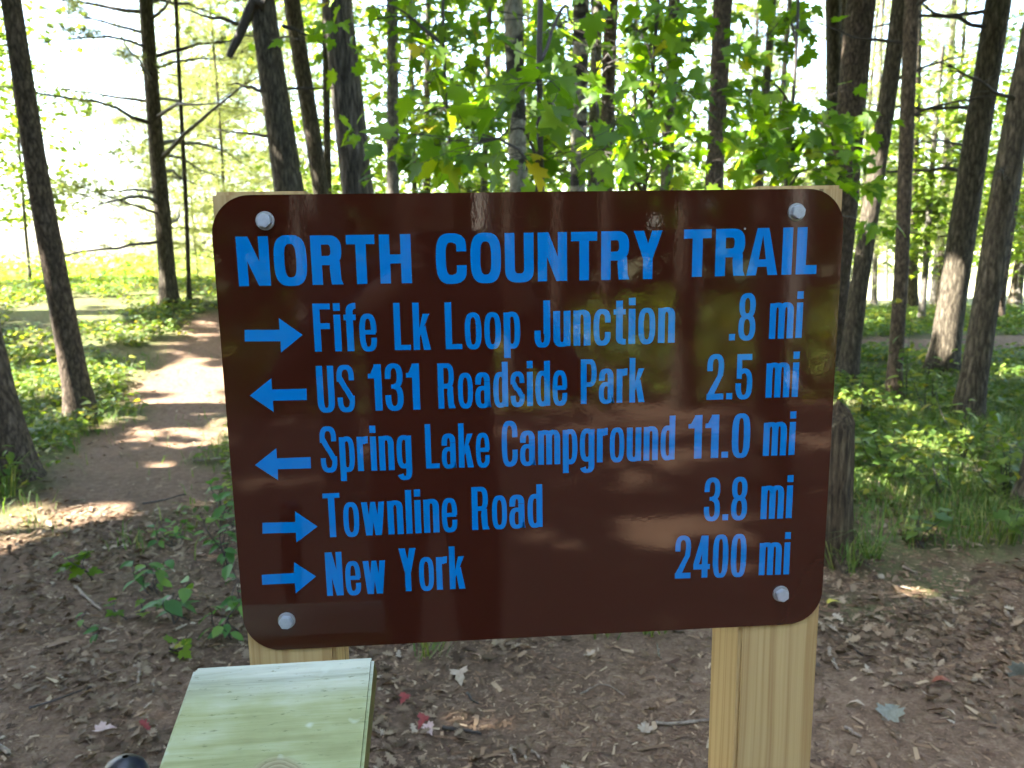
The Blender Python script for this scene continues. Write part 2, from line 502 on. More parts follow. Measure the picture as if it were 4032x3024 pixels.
M['brown'] = sheet_mat('brown_sheeting', (0.040, 0.0092, 0.0045))
M['blue'] = sheet_mat('blue_vinyl', (0.001, 0.165, 0.46), False)

def simple(name, c, rough, metal=0.0, nscale=60, bstr=0.0):
    m, nt, p = new_mat(name)
    co = objco(nt)
    n = noise(nt, co, nscale, 4)
    cc = mixc(nt, math_(nt, 'MULTIPLY', n, 0.6), c, tuple(x * 0.55 for x in c))
    nt.links.new(cc, p.inputs['Base Color'])
    p.inputs['Roughness'].default_value = rough
    p.inputs['Metallic'].default_value = metal
    if bstr: bump(nt, p, n, bstr, 0.001)
    return m
M['zinc'] = simple('galvanised_steel', (0.50, 0.54, 0.58), 0.42, 0.45, 420, 0.35)
M['mossy'] = simple('mossy_edge', (0.16, 0.14, 0.035), 0.9, 0, 90, 0.5)
M['washer'] = simple('darkened_zinc', (0.42, 0.42, 0.40), 0.5, 0.5, 300, 0.3)  # toned darker than the heads, in place of the shaded gap under them
M['edge'] = simple('aluminium_edge', (0.30, 0.24, 0.18), 0.5, 0.3)
M['rubber'] = simple('black_rubber', (0.012, 0.013, 0.018), 0.38, 0.0, 200, 0.1)
M['shaft'] = simple('pole_aluminium', (0.10, 0.11, 0.13), 0.3, 0.8)
M['jacket'] = simple('dark_cloth', (0.03, 0.022, 0.02), 0.9, 0, 40)
M['trousers'] = simple('dark_trousers', (0.022, 0.02, 0.02), 0.9, 0, 40)
M['skin'] = simple('skin', (0.42, 0.25, 0.18), 0.55, 0, 30)
M['hair'] = simple('hair', (0.02, 0.014, 0.01), 0.6, 0, 200)
M['phone'] = simple('phone_black', (0.01, 0.01, 0.012), 0.2)

# ================================================================== GROUND
def seg_dist(x, y, pts):
    d = np.full(np.shape(x), 1e9)
    for (x0, y0), (x1, y1) in zip(pts[:-1], pts[1:]):
        dx, dy = x1 - x0, y1 - y0
        t = np.clip(((x - x0) * dx + (y - y0) * dy) / (dx * dx + dy * dy), 0, 1)
        d = np.minimum(d, np.hypot(x - x0 - t * dx, y - y0 - t * dy))
    return d

TRAIL_LEFT = [tuple(at_ground(u, v)[:2]) for u, v in ((60, 2300), (330, 2080), (640, 1760), (760, 1560), (800, 1400), (860, 1290))] + [(-2.0, 10.8), (0.0, 11.6)]
TRAIL_LEFT = [(-1.5, -3.0), (-1.6, 1.4)] + TRAIL_LEFT
TRAIL_RIGHT = [(1.0, 11.5), (4.0, 10.6), (7.0, 10.2), (11, 10.6), (16, 12)]
TRAIL_BACK = [(-9, -2.2), (-2, -2.0), (0, -1.8), (1.5, 0.5), (3, 1.2), (8, 0.8), (14, -0.5)]

def masks(x, y):
    w = 0.25 * vnoise(x, y, 0.5, 5) + 0.12 * vnoise(x, y, 0.17, 6)
    p1 = smooth(0.78, 0.26, seg_dist(x, y, TRAIL_LEFT) + w * 1.1)
    p2 = smooth(1.1, 0.5, seg_dist(x, y, TRAIL_RIGHT) + w * 1.8)
    p3 = smooth(1.9, 1.2, seg_dist(x, y, TRAIL_BACK) + w * 2)
    path = np.maximum(np.maximum(p1, p2), p3)
    clear = smooth(3.1, 2.4, np.hypot((x + 0.2) * 0.75, y - 0.2) + w * 2)
    green = smooth(2.9, 4.6, np.hypot(x * 0.9, y) + w * 3 + 1.0 * smooth(0.5, 1.5, x))
    bare = np.maximum(np.maximum(path, clear), smooth(-7.2, -6.0, y) * smooth(0.3, -0.4, y))
    green = np.clip(green * (1 - 1.1 * bare), 0, 1)
    field = np.maximum(smooth(17.0, 20.0, y + np.where(x < -1.5, 1.6, -3.0) + w * 4), smooth(35, 45, np.hypot(x, y)))
    return path, green, field, clear

def build_ground():
    n = 420
    u = np.linspace(-1, 1, n)
    gx = np.sinh(u * 6.2) * 2.0 - 0.3
    gy = np.sinh(u * 6.2) * 2.0 + 3.0
    X, Y = np.meshgrid(gx, gy)
    Z = height(X, Y)
    V = np.stack([X, Y, Z], -1).reshape(-1, 3)
    i = np.arange(n - 1)[:, None] * n + np.arange(n - 1)[None]
    F = np.stack([i, i + 1, i + n + 1, i + n], -1).reshape(-1, 4)
    me = mesh_np('ground', V, F, M['ground'], True)
    path, green, field, clear = masks(X, Y)
    c = np.stack([path, green, field, np.ones_like(path)], -1).reshape(-1).astype(np.float32)
    at = me.color_attributes.new('cover', 'FLOAT_COLOR', 'POINT')
    at.data.foreach_set('color', c)
    tag(obj('ground', me), kind='structure')
build_ground()

# ================================================================== LEAF TEMPLATES (verts, tris)
def fan(pts, fold=0.0, droop=0.0):
    """leaf outline (x across, y along) as a fan about the midrib point"""
    P_ = np.array(pts, float)
    c = np.array([[0, P_[:, 1].mean() * 0.8]])
    A = np.concatenate([c, P_])
    z = fold * np.abs(A[:, 0]) - droop * A[:, 1] ** 2
    V = np.column_stack([A, z])
    k = len(P_)
    F = np.array([[0, 1 + i, 1 + (i + 1) % k] for i in range(k)])
    return V, F
MAPLE = [(0.0, 0.0), (0.12, -0.08), (0.30, -0.10), (0.27, 0.06), (0.52, 0.16), (0.42, 0.28), (0.50, 0.44), (0.34, 0.44), (0.20, 0.42),
         (0.27, 0.66), (0.16, 0.68), (0.10, 0.80), (0.0, 1.0)]
MAPLE = MAPLE + [(-x, y) for x, y in MAPLE[-2:0:-1]]
T_MAPLE = [fan(MAPLE, f, d) for f, d in ((0.25, 0.25), (-0.15, 0.35), (0.1, 0.1), (0.35, 0.45))]
T_OVAL = fan([(0, 0), (0.18, 0.18), (0.27, 0.42), (0.2, 0.72), (0, 1), (-0.2, 0.72), (-0.27, 0.42), (-0.18, 0.18)], 0.2, 0.3)
T_STAR = fan([(0, 0), (0.42, 0.1), (0.3, 0.38), (0.45, 0.6), (0.16, 0.66), (0, 1), (-0.16, 0.66), (-0.45, 0.6), (-0.3, 0.38), (-0.42, 0.1)], 0.2, 0.2)
OAK = [(0, 0), (0.07, 0.14), (0.22, 0.2), (0.1, 0.32), (0.32, 0.42), (0.14, 0.5), (0.34, 0.66), (0.15, 0.72), (0.16, 0.9), (0, 1)]
OAK = OAK + [(-x, y) for x, y in OAK[-2:0:-1]]
T_OAK = [fan(OAK, f, d) for f, d in ((0.5, -0.2), (-0.5, 0.3), (0.2, 0.7))]
T_QUAD = (np.array([[0, 0, 0], [0.32, 0.5, 0.06], [0, 1, 0], [-0.32, 0.5, 0.06]]), np.array([[0, 1, 2], [0, 2, 3]]))
T_CHIP = (np.array([[-0.12, 0, 0], [0.12, 0.05, 0.03], [0.09, 1, 0.0], [-0.10, 0.93, 0.04]]), np.array([[0, 1, 2], [0, 2, 3]]))

def unit(a):
    return a / (np.linalg.norm(a, axis=-1, keepdims=True) + 1e-9)

def scatter(tmpl, pos, fwd, nrm, size, wid=None):
    """place the template at every pos: y axis along fwd, z along nrm"""
    V, F = tmpl
    pos = np.asarray(pos, float)
    f = unit(np.asarray(fwd, float))
    s = unit(np.cross(f, nrm)); n = np.cross(s, f)
    size = np.broadcast_to(np.asarray(size, float), (len(pos),))
    w = size if wid is None else size * wid
    out = pos[:, None] + V[None, :, 0:1] * (s * w[:, None])[:, None] + V[None, :, 1:2] * (f * size[:, None])[:, None] + V[None, :, 2:3] * (n * size[:, None])[:, None]
    k = len(V)
    FF = (F[None] + (np.arange(len(pos)) * k)[:, None, None]).reshape(-1, 3)
    return out.reshape(-1, 3), FF

def rand_dirs(n, rs, zlo=-0.4, zhi=0.3):
    a = rs.uniform(0, 2 * np.pi, n)
    z = rs.uniform(zlo, zhi, n)
    return unit(np.column_stack([np.cos(a), np.sin(a), z]))

def up_norms(n, rs, tilt=0.6):
    return unit(np.column_stack([rs.randn(n) * tilt, rs.randn(n) * tilt, np.ones(n)]))

# ================================================================== THE SIGN
FACE = -0.0021     # y of the sheeting face
def build_sign():
    root = tag(empty('trail_sign', (0, 0.046, 0)), 'brown trail sign with blue lettering bolted to two treated wooden posts', 'sign')
    off = np.array([0, 0.046, 0])
    W2, H2, r = 0.3048, 0.2286, 0.037
    # panel with rounded corners
    bm = bmesh.new()
    ring = []
    for cx, cz, a0 in ((W2 - r, H2 - r, 0), (-W2 + r, H2 - r, 90), (-W2 + r, -H2 + r, 180), (W2 - r, -H2 + r, 270)):
        for k in range(13):
            a = R(a0 + 90 * k / 12)
            ring.append((cx + r * math.cos(a), cz + r * math.sin(a)))
    front = [bm.verts.new((x, -0.001, z)) for x, z in ring]
    back = [bm.verts.new((x, 0.001, z)) for x, z in ring]
    bm.faces.new(front)
    bm.faces.new(back[::-1])
    k = len(ring)
    for i in range(k):
        f = bm.faces.new((front[(i + 1) % k], front[i], back[i], back[(i + 1) % k])); f.material_index = 1
    bmesh.ops.recalc_face_normals(bm, faces=bm.faces)
    me = bm_mesh('panel', bm, M['brown']); me.materials.append(M['edge'])
    panel = obj('panel', me, root, np.array([0, -0.0011, ZS]) - off)
    # two posts, each its own part
    def post(x0, x1, lab):
        bm = bmesh.new()
        zt = H2 + 0.0035
        bm_box(bm, x0 - (x0 + x1) / 2, x1 - (x0 + x1) / 2, 0.0, 0.089, -ZS - 0.35, zt)
        bmesh.ops.bevel(bm, geom=[e for e in bm.edges], offset=0.0035, segments=2, affect='EDGES')
        o = obj('post', bm_mesh('post', bm, M['post']), root, np.array([(x0 + x1) / 2, 0.0012, ZS]) - off)
        o['label'] = lab
    post(-0.3035, -0.2145, 'left post, half hidden by the green plank')
    post(0.2163, 0.3053, 'right post with fine grain and long drying cracks')
    # bolts: washer + hexagon head
    for (bx, bz, rot) in ((-0.2551, 0.2049, 12), (0.2563, 0.2065, -8), (-0.2613, -0.1963, 25), (0.2588, -0.1926, 5)):
        bm = bmesh.new()
        mt = Matrix.Rotation(R(90), 4, 'X')
        bmesh.ops.create_cone(bm, cap_ends=True, segments=32, radius1=0.0088, radius2=0.0085, depth=0.0016, matrix=Matrix.Translation((0, -0.0008, 0)) @ mt)
        me = bm_mesh('washer', bm, M['washer'])
        bolt = obj('bolt', me, root, np.array([bx, FACE, bz + ZS]) - off)
        bm = bmesh.new()
        bmesh.ops.create_cone(bm, cap_ends=True, segments=6, radius1=0.0072, radius2=0.0069, depth=0.0058, matrix=Matrix.Translation((0, -0.0046, 0)) @ mt @ Matrix.Rotation(R(rot), 4, 'Z'))
        bmesh.ops.bevel(bm, geom=[e for e in bm.edges], offset=0.0006, segments=2, affect='EDGES')
        for kk in range(3):        # raised head marking
            a = R(kk * 120 + rot)
            bm_box(bm, 0.0022 * math.cos(a) - 0.0007, 0.0022 * math.cos(a) + 0.0007, -0.0079, -0.0074, 0.0022 * math.sin(a) - 0.0007, 0.0022 * math.sin(a) + 0.0007)
        obj('bolt_head', bm_mesh('bolt_head', bm, M['zinc']), bolt)
    return root, panel

# ---- lettering: condensed bold grotesque drawn stroke by stroke, cap height 1
XH = 0.765
def rect(x0, x1, y0, y1): return [[(x0, y0), (x1, y0), (x1, y1), (x0, y1)]]
def poly(*p): return [list(p)]
def se(cx, cy, rx, ry, a, e=2.7):
    c, s = math.cos(a), math.sin(a)
    return (cx + rx * math.copysign(abs(c) ** (2 / e), c), cy + ry * math.copysign(abs(s) ** (2 / e), s))
def arc(x0, x1, y0, y1, b, t, a0, a1, e=2.7, n=None):
    """band between an outer and an inner superellipse"""
    cx, cy, rx, ry = (x0 + x1) / 2, (y0 + y1) / 2, (x1 - x0) / 2, (y1 - y0) / 2
    n = n or max(6, int(abs(a1 - a0) / 8))
    out = []
    A = [R(a0 + (a1 - a0) * i / n) for i in range(n + 1)]
    for p, q in zip(A[:-1], A[1:]):
        out.append([se(cx, cy, rx, ry, p, e), se(cx, cy, rx, ry, q, e), se(cx, cy, rx - b, ry - t, q, e), se(cx, cy, rx - b, ry - t, p, e)])
    return out

def glyph(ch, s, b, t, title):
    """returns width, polygons. s stem, b bowl side, t horizontal stroke"""
    o = 0.015
    if title:
        wO, wN = 0.64, 0.625
    else:
        wO, wN = 0.37, 0.375
    w = 0.345          # lower case width
    P_ = []
    if ch in 'OC0':
        ww = wO if ch != '0' else 0.345
        rng_ = (0, 360) if ch != 'C' else (32, 328)
        P_ = arc(0, ww, -o, 1 + o, b if title else b * 1.08, t * (0.95 if title else 1), *rng_, 3.0)
        if ch == 'C':
            hb = b if title else b * 1.08
            P_ = arc(0, ww, -o, 1 + o, hb, t, 62, 298, 3.0) + arc(0, ww, 0.45, 1 + o, hb, t, -4, 90, 2.6) + arc(0, ww, -o, 0.55, hb, t, 270, 364, 2.6)
            P_ += rect(ww - hb, ww, 0.645, 0.75) + rect(ww - hb, ww, 0.25, 0.365)
        return ww, P_
    if ch == 'N':
        return wN, rect(0, s * 0.95, 0, 1) + rect(wN - s * 0.95, wN, 0, 1) + poly((0, 1), (s * 1.12, 1), (wN, 0), (wN - s * 1.12, 0))
    if ch == 'H':
        return wN, rect(0, s, 0, 1) + rect(wN - s, wN, 0, 1) + rect(s, wN - s, 0.5 - t / 2, 0.5 + t / 2)
    if ch == 'T':
        ww = 0.56 if title else 0.37
        return ww, rect(ww / 2 - s / 2, ww / 2 + s / 2, 0, 1) + rect(0, ww, 1 - t * 1.02, 1)
    if ch in 'RP':
        ww = 0.60 if title else 0.375
        m = 0.5 if ch == 'R' else 0.44
        top = m - t * 0.55
        P_ = rect(0, s, 0, 1) + rect(s, ww * 0.55, 1 - t, 1) + rect(s, ww * 0.55, top, top + t)
        P_ += arc(ww - 2 * (ww * 0.45), ww, top, 1, b * 1.05, t, -90, 90, 2.6)
        if ch == 'R':
            x1 = ww * 0.93
            P_ += poly((x1 - s, 0.34), (x1 - s * 0.85, top + t * 0.5), (x1, top + t * 0.4), (x1 + 0.005, 0.34))
            P_ += poly((x1 - s, 0.345), (x1 + 0.005, 0.345), (x1 + 0.015, 0.1), (x1 - s + 0.015, 0.1))
            P_ += poly((x1 - s + 0.015, 0.105), (x1 + 0.015, 0.105), (x1 + 0.055, 0), (x1 - s + 0.03, 0))
            P_ += rect(s, x1 - s * 0.6, top, top + t)
            ww = x1 + 0.055
        return ww, P_
    if ch == 'U':
        ww = 0.61 if title else 0.375
        return ww, rect(0, s, 0.28, 1) + rect(ww - s, ww, 0.28, 1) + arc(0, ww, -o, 0.575, s, t, 180, 360, 2.8)
    if ch == 'Y':
        ww = 0.62 if title else 0.40
        c = ww / 2
        return ww, rect(c - s / 2, c + s / 2, 0, 0.45) + poly((0, 1), (s * 1.08, 1), (c + s / 2, 0.42), (c - s / 2, 0.42)) + poly((ww - s * 1.08, 1), (ww, 1), (c + s / 2, 0.42), (c - s / 2, 0.42))
    if ch == 'A':
        ww = 0.64
        c = ww / 2
        return ww, poly((0, 0), (s * 0.97, 0), (c + 0.02, 1), (c - s * 0.58, 1)) + poly((ww - s * 0.97, 0), (ww, 0), (c + s * 0.58, 1), (c - 0.02, 1)) + rect(s * 0.9, ww - s * 0.9, 0.18, 0.18 + t * 0.85)
    if ch == 'I':
        return s, rect(0, s, 0, 1)
    if ch == 'L':
        ww = 0.43 if title else 0.345
        return ww, rect(0, s, 0, 1) + rect(s, ww, 0, t * 1.05)
    if ch == 'F':
        ww = 0.345
        return ww, rect(0, s, 0, 1) + rect(s, ww, 1 - t * 1.15, 1) + rect(s, ww * 0.95, 0.47, 0.47 + t * 1.15)
    if ch == 'J':
        ww = 0.32
        return ww, rect(ww - s, ww, 0.28, 1) + arc(0, ww, -o, 0.575, s * 0.9, t, 178, 360, 2.8) + rect(0, s * 0.9, 0.26, 0.36)
    if ch == 'S':
        ww = 0.375
        m = 0.5
        return ww, (arc(0, ww, m - 0.06, 1 + o, b, t, -2, 190, 2.7) + arc(0, ww, -o, m + 0.06, b, t, 178, 370, 2.7)
                    + rect(ww - b, ww, 0.68, 0.77) + rect(0, b, 0.22, 0.31)
                    + poly((0, 0.77), (b, 0.77), (ww, 0.24), (ww - b, 0.24))
                    + poly((0.012, 0.70), (b * 1.2, 0.62), (ww * 0.62, 0.44), (ww * 0.38, 0.46)) + poly((ww - 0.012, 0.31), (ww - b * 1.2, 0.38), (ww * 0.38, 0.56), (ww * 0.62, 0.54)))
    if ch == 'o':
        return w, arc(0, w, -o, XH + o, b, t, 0, 360, 2.8)
    if ch in 'nmhu':
        rr = 0.42
        def arch(x0, x1): return arc(x0, x1, XH - rr + 0.012, XH + 0.012, s, t * 0.95, 0, 180, 2.6) + rect(x1 - s, x1, 0, XH - rr / 2 + 0.02)
        if ch == 'n': return w, rect(0, s, 0, XH) + arch(0, w)
        if ch == 'm': return 2 * w - s - 0.03, rect(0, s, 0, XH) + arch(0, w - 0.015) + arch(w - 0.015 - s, 2 * w - 0.03 - s)
        if ch == 'u': return w, [[(w - x, XH - y) for x, y in pp] for pp in rect(0, s, 0, XH) + arch(0, w)]
    if ch == 'r':
        ww = 0.245
        return ww, rect(0, s, 0, XH) + arc(0.03, 0.46, XH - 0.40, XH + 0.012, s, t * 1.5, 88, 150, 2.4) + poly((s * 0.9, XH - 0.17), (ww, XH - 0.125), (ww, XH + 0.012), (s * 1.5, XH - 0.01))
    if ch == 'p':
        return w, rect(0, s, -0.215, XH) + arc(0, w, -o, XH + o, b * 1.05, t, 0, 360, 2.8)
    if ch == 'd':
        return w, rect(w - s, w, 0, 1) + arc(0, w, -o, XH + o, b * 1.05, t, 0, 360, 2.8)
    if ch == 'g':
        return w, (rect(w - s, w, -0.04, XH) + arc(0, w, 0.03, XH + o, b * 1.05, t, 0, 360, 2.8)
                   + arc(0.0, w, -0.23, 0.16, s, t * 0.85, 200, 360, 2.5))
    if ch == 'a':
        return w + 0.015, (rect(w - s, w, 0, XH - 0.2) + arc(0.0, w, XH - 0.40, XH + o, s, t * 0.95, 0, 183, 2.6) + rect(0, s * 0.95, XH - 0.255, XH - 0.185)
                           + arc(-0.005, w, -o, 0.48, b * 1.05, t * 0.9, 40, 330, 2.6) + poly((w - s, 0), (w + 0.018, 0), (w, 0.12), (w - s, 0.12)))
    if ch == 'e':
        return w, (arc(0, w, -o, XH + o, b, t, 0, 300, 2.8) + rect(b * 0.8, w - b * 0.2, 0.345, 0.345 + t * 0.9)
                   + arc(0, w, -o, XH * 0.66, b, t, 270, 362, 2.6) + rect(w - b, w, 0.225, 0.275))
    if ch == 'c':
        return w, (arc(0, w, -o, XH + o, b, t, 60, 300, 2.8) + arc(0, w, XH * 0.4, XH + o, b, t, -3, 90, 2.6) + arc(0, w, -o, XH * 0.6, b, t, 270, 363, 2.6)
                   + rect(w - b, w, 0.485, 0.55) + rect(w - b, w, 0.215, 0.28))
    if ch == 's':
        ww = 0.325
        m = XH / 2
        return ww, (arc(0, ww, m - 0.06, XH + o, b, t, -3, 190, 2.6) + arc(0, ww, -o, m + 0.06, b, t, 177, 370, 2.6) + rect(ww - b, ww, 0.52, 0.57) + rect(0, b, 0.19, 0.24)
                    + poly((0.01, 0.56), (b, 0.56), (ww - 0.01, 0.2), (ww - b, 0.2)) + poly((0.02, 0.5), (b * 1.1, 0.45), (ww * 0.7, 0.33), (ww * 0.3, 0.36)) + poly((ww - 0.02, 0.27), (ww - b * 1.1, 0.32), (ww * 0.3, 0.44), (ww * 0.7, 0.41)))
    if ch == 'i':
        return s, rect(0, s, 0, XH) + rect(0, s, 0.845, 1.005)
    if ch == 'l':
        return s, rect(0, s, 0, 1)
    if ch == 'k':
        ww = 0.37
        return ww, rect(0, s, 0, 1) + poly((s, 0.27), (s, 0.46), (ww - 0.155, XH), (ww - 0.015, XH)) + poly((s + 0.02, 0.40), (s + 0.125, 0.52), (ww, 0), (ww - 0.15, 0))
    if ch == 'f':
        ww = 0.245
        x = 0.05
        return ww, rect(x, x + s, 0, 0.86) + arc(x, x + 0.40, 0.62, 1.005, s, t * 1.15, 90, 180, 2.6) + rect(x + 0.16, ww, 1.005 - t * 1.15, 1.005) + rect(0, ww, XH - 0.115, XH)
    if ch == 't':
        ww = 0.245
        x = 0.05
        return ww, rect(x, x + s, 0.14, 0.95) + rect(0, ww, XH - 0.115, XH) + arc(x, x + 0.40, -0.005, 0.33, s, t * 1.1, 180, 270, 2.6) + rect(x + 0.17, ww, -0.005, t * 1.1)
    if ch == 'w':
        ww = 0.51
        q = s * 0.93
        c = ww / 2
        out = []
        for x0, x1 in ((0, 0.15), (c - q / 2, 0.15)):
            out += poly((x0, XH), (x0 + q, XH), (x1 + q * 0.45, 0), (x1 - q * 0.55, 0)) if x0 == 0 else poly((x0 + 0.01, XH), (x0 + q - 0.01, XH), (x1 + q * 0.55, 0), (x1 - q * 0.45, 0))
        return ww, out + [[(ww - x, y) for x, y in pp] for pp in out]
    if ch == '.':
        return 0.125, rect(0, 0.125, 0, 0.14)
    if ch == '1':
        ww = 0.255
        return ww, rect(ww - s * 1.02, ww, 0, 1) + poly((0, 0.70), (ww - s * 0.5, 0.70), (ww - s * 0.5, 0.825), (0, 0.80)) + poly((0.05, 0.81), (ww - s * 0.6, 0.80), (ww - s * 0.2, 1), (ww - s * 0.92, 1))
    if ch == '8':
        ww = 0.35
        return ww, arc(0, ww, -o, 0.56, b, t, 0, 360, 2.5) + arc(0.008, ww - 0.008, 0.47, 1 + o, b, t, 0, 360, 2.5)
    if ch == '3':
        ww = 0.35
        return ww, (arc(0, ww, -o, 0.56, b, t, 178, 450, 2.5) + arc(0.005, ww - 0.005, 0.47, 1 + o, b, t, -90, 182, 2.5) + rect(0.12, ww * 0.55, 0.47, 0.56)
                    + rect(0, b, 0.25, 0.33) + rect(0.005, b, 0.68, 0.75))
    if ch == '2':
        ww = 0.35
        return ww, (arc(0, ww, 0.42, 1 + o, b, t, 0, 182, 2.6) + rect(0, b, 0.64, 0.73) + poly((ww - b, 0.73), (ww, 0.73), (ww * 0.94, 0.52), (ww * 0.62, 0.52))
                    + poly((ww * 0.62, 0.54), (ww * 0.94, 0.54), (ww * 0.45, 0.13), (0, 0.1)) + rect(0, ww, 0, 0.132))
    if ch == '5':
        ww = 0.35
        return ww, (rect(0.03, ww - 0.02, 0.865, 1) + rect(0.02, 0.125, 0.45, 1) + arc(0, ww, -o, 0.68, b, t, 178, 480, 2.5) + rect(0, b, 0.22, 0.33))
    if ch == '4':
        ww = 0.37
        return ww, rect(ww - 0.05 - s * 0.95, ww - 0.05, 0, 1) + rect(0, ww, 0.2, 0.32) + poly((0, 0.2), (0, 0.33), (ww - 0.2, 1), (ww - 0.06, 1), (ww - 0.12, 0.8), (0.115, 0.29), (0.115, 0.2))
    return 0.2, []

WORDS = [
 ('NORTH', -0.2835, 0.1445, -0.1207, 0.1445, 0.0462, 'T'), ('COUNTRY', -0.0971, 0.1436, 0.1232, 0.1441, 0.0466, 'T'), ('TRAIL', 0.1446, 0.1453, 0.2795, 0.1460, 0.0459, 'T'),
 ('Fife', -0.2164, 0.0803, -0.1565, 0.0798, 0.0464, 'b'), ('Lk', -0.1397, 0.0799, -0.1047, 0.0795, 0.0459, 'b'), ('Loop', -0.0903, 0.0795, -0.0170, 0.0792, 0.0457, 'b'),
 ('Junction', -0.0030, 0.0795, 0.1374, 0.0806, 0.0456, 'b'), ('.8', 0.1928, 0.0814, 0.2194, 0.0816, 0.0462, 'b'), ('mi', 0.2339, 0.0819, 0.2678, 0.0823, 0.0466, 'b'),
 ('US', -0.2167, 0.0206, -0.1806, 0.0202, 0.0458, 'b'), ('131', -0.1669, 0.0204, -0.1171, 0.0202, 0.0461, 'b'), ('Roadside', -0.0992, 0.0205, 0.0292, 0.0203, 0.0453, 'b'),
 ('Park', 0.0430, 0.0209, 0.1078, 0.0210, 0.0451, 'b'), ('2.5', 0.1715, 0.0213, 0.2186, 0.0212, 0.0461, 'b'), ('mi', 0.2328, 0.0215, 0.2668, 0.0217, 0.0465, 'b'),
 ('Spring', -0.2170, -0.0403, -0.1275, -0.0410, 0.0458, 'b'), ('Lake', -0.1136, -0.0405, -0.0495, -0.0410, 0.0456, 'b'), ('Campground', -0.0372, -0.0408, 0.1399, -0.0400, 0.0460, 'b'),
 ('11.0', 0.1538, -0.0398, 0.2185, -0.0402, 0.0456, 'b'), ('mi', 0.2326, -0.0396, 0.2663, -0.0396, 0.0458, 'b'),
 ('Townline', -0.2177, -0.1087, -0.0839, -0.1080, 0.0461, 'b'), ('Road', -0.0689, -0.1072, 0.0033, -0.1067, 0.0456, 'b'),
 ('3.8', 0.1722, -0.1074, 0.2181, -0.1078, 0.0460, 'b'), ('mi', 0.2329, -0.1080, 0.2666, -0.1082, 0.0466, 'b'),
 ('New', -0.2189, -0.1716, -0.1587, -0.1716, 0.0469, 'b'), ('York', -0.1447, -0.1703, -0.0775, -0.1704, 0.0465, 'b'),
 ('2400', 0.1429, -0.1700, 0.2193, -0.1710, 0.0468, 'b'), ('mi', 0.2336, -0.1706, 0.2668, -0.1710, 0.0470, 'b')]
ARROWS = [
 [(-0.2815, 0.103), (-0.2486, 0.1024), (-0.2486, 0.1135), (-0.2272, 0.0969), (-0.2487, 0.0804), (-0.2484, 0.0913), (-0.282, 0.0919)],
 [(-0.2812, 0.039), (-0.2596, 0.0554), (-0.2595, 0.0444), (-0.2268, 0.0443), (-0.2271, 0.0331), (-0.2597, 0.0333), (-0.2595, 0.0221)],
 [(-0.2813, -0.0308), (-0.2596, -0.0144), (-0.2597, -0.0248), (-0.227, -0.0245), (-0.2272, -0.036), (-0.2596, -0.0358), (-0.26, -0.0469)],
 [(-0.2782, -0.0906), (-0.246, -0.0911), (-0.2455, -0.0799), (-0.2243, -0.0968), (-0.2462, -0.1128), (-0.2462, -0.1023), (-0.279, -0.1019)],
 [(-0.2828, -0.1457), (-0.2506, -0.1452), (-0.2499, -0.1336), (-0.2289, -0.1499), (-0.2504, -0.1672), (-0.2504, -0.1561), (-0.2831, -0.1564)]]

def build_lettering(panel):
    for text, x0, y0, x1, y1, H_, style in WORDS:
        title = style == 'T'
        s, b, t = (0.205, 0.205, 0.185) if title else (0.137, 0.113, 0.105)
        gap = 0.088 if title else 0.062
        pen, polys = 0.0, []
        for ch in text:
            w, ps = glyph(ch, s, b, t, title)
            if ch == 'L' and title: pen -= 0.0
            if text == 'TRAIL' and ch == 'A': pen -= 0.055
            polys.append([[(x + pen, y) for x, y in pp] for pp in ps])
            pen += w + gap
        total = pen - gap
        kx = (x1 - x0) / total
        V, F, lay = [], [], 0
        for g in polys:
            for li, pp in enumerate(g):
                # every stroke of a letter is its own thin film, a few microns above the last
                y = -0.00125 - 4e-6 * (li % 60)
                base = len(V)
                for x, z in pp:
                    V.append((x0 + x * kx, y, y0 + (y1 - y0) * x / total + z * H_))
                F.append(list(range(base, base + len(pp))))
        me = bpy.data.meshes.new('lettering')
        me.from_pydata(V, [], F)
        bm = bmesh.new(); bm.from_mesh(me)
        for f in bm.faces:
            if f.normal.y > 0: f.normal_flip()
        bm.to_mesh(me); bm.free()
        me.materials.append(M['blue'])
        o = obj('lettering', me, panel)
        o['label'] = 'blue lettering reading ' + text
    for k, a in enumerate(ARROWS):
        bm = bmesh.new()
        f = bm.faces.new([bm.verts.new((x, -0.00125, z)) for x, z in a])
        f.normal_update()
        if f.normal.y > 0: f.normal_flip()
        bmesh.ops.triangulate(bm, faces=bm.faces)
        o = obj('arrow', bm_mesh('arrow', bm, M['blue']), panel)
        o['label'] = 'blue arrow pointing ' + ('left' if k in (1, 2) else 'right')

sign, panel = build_sign()
build_lettering(panel)

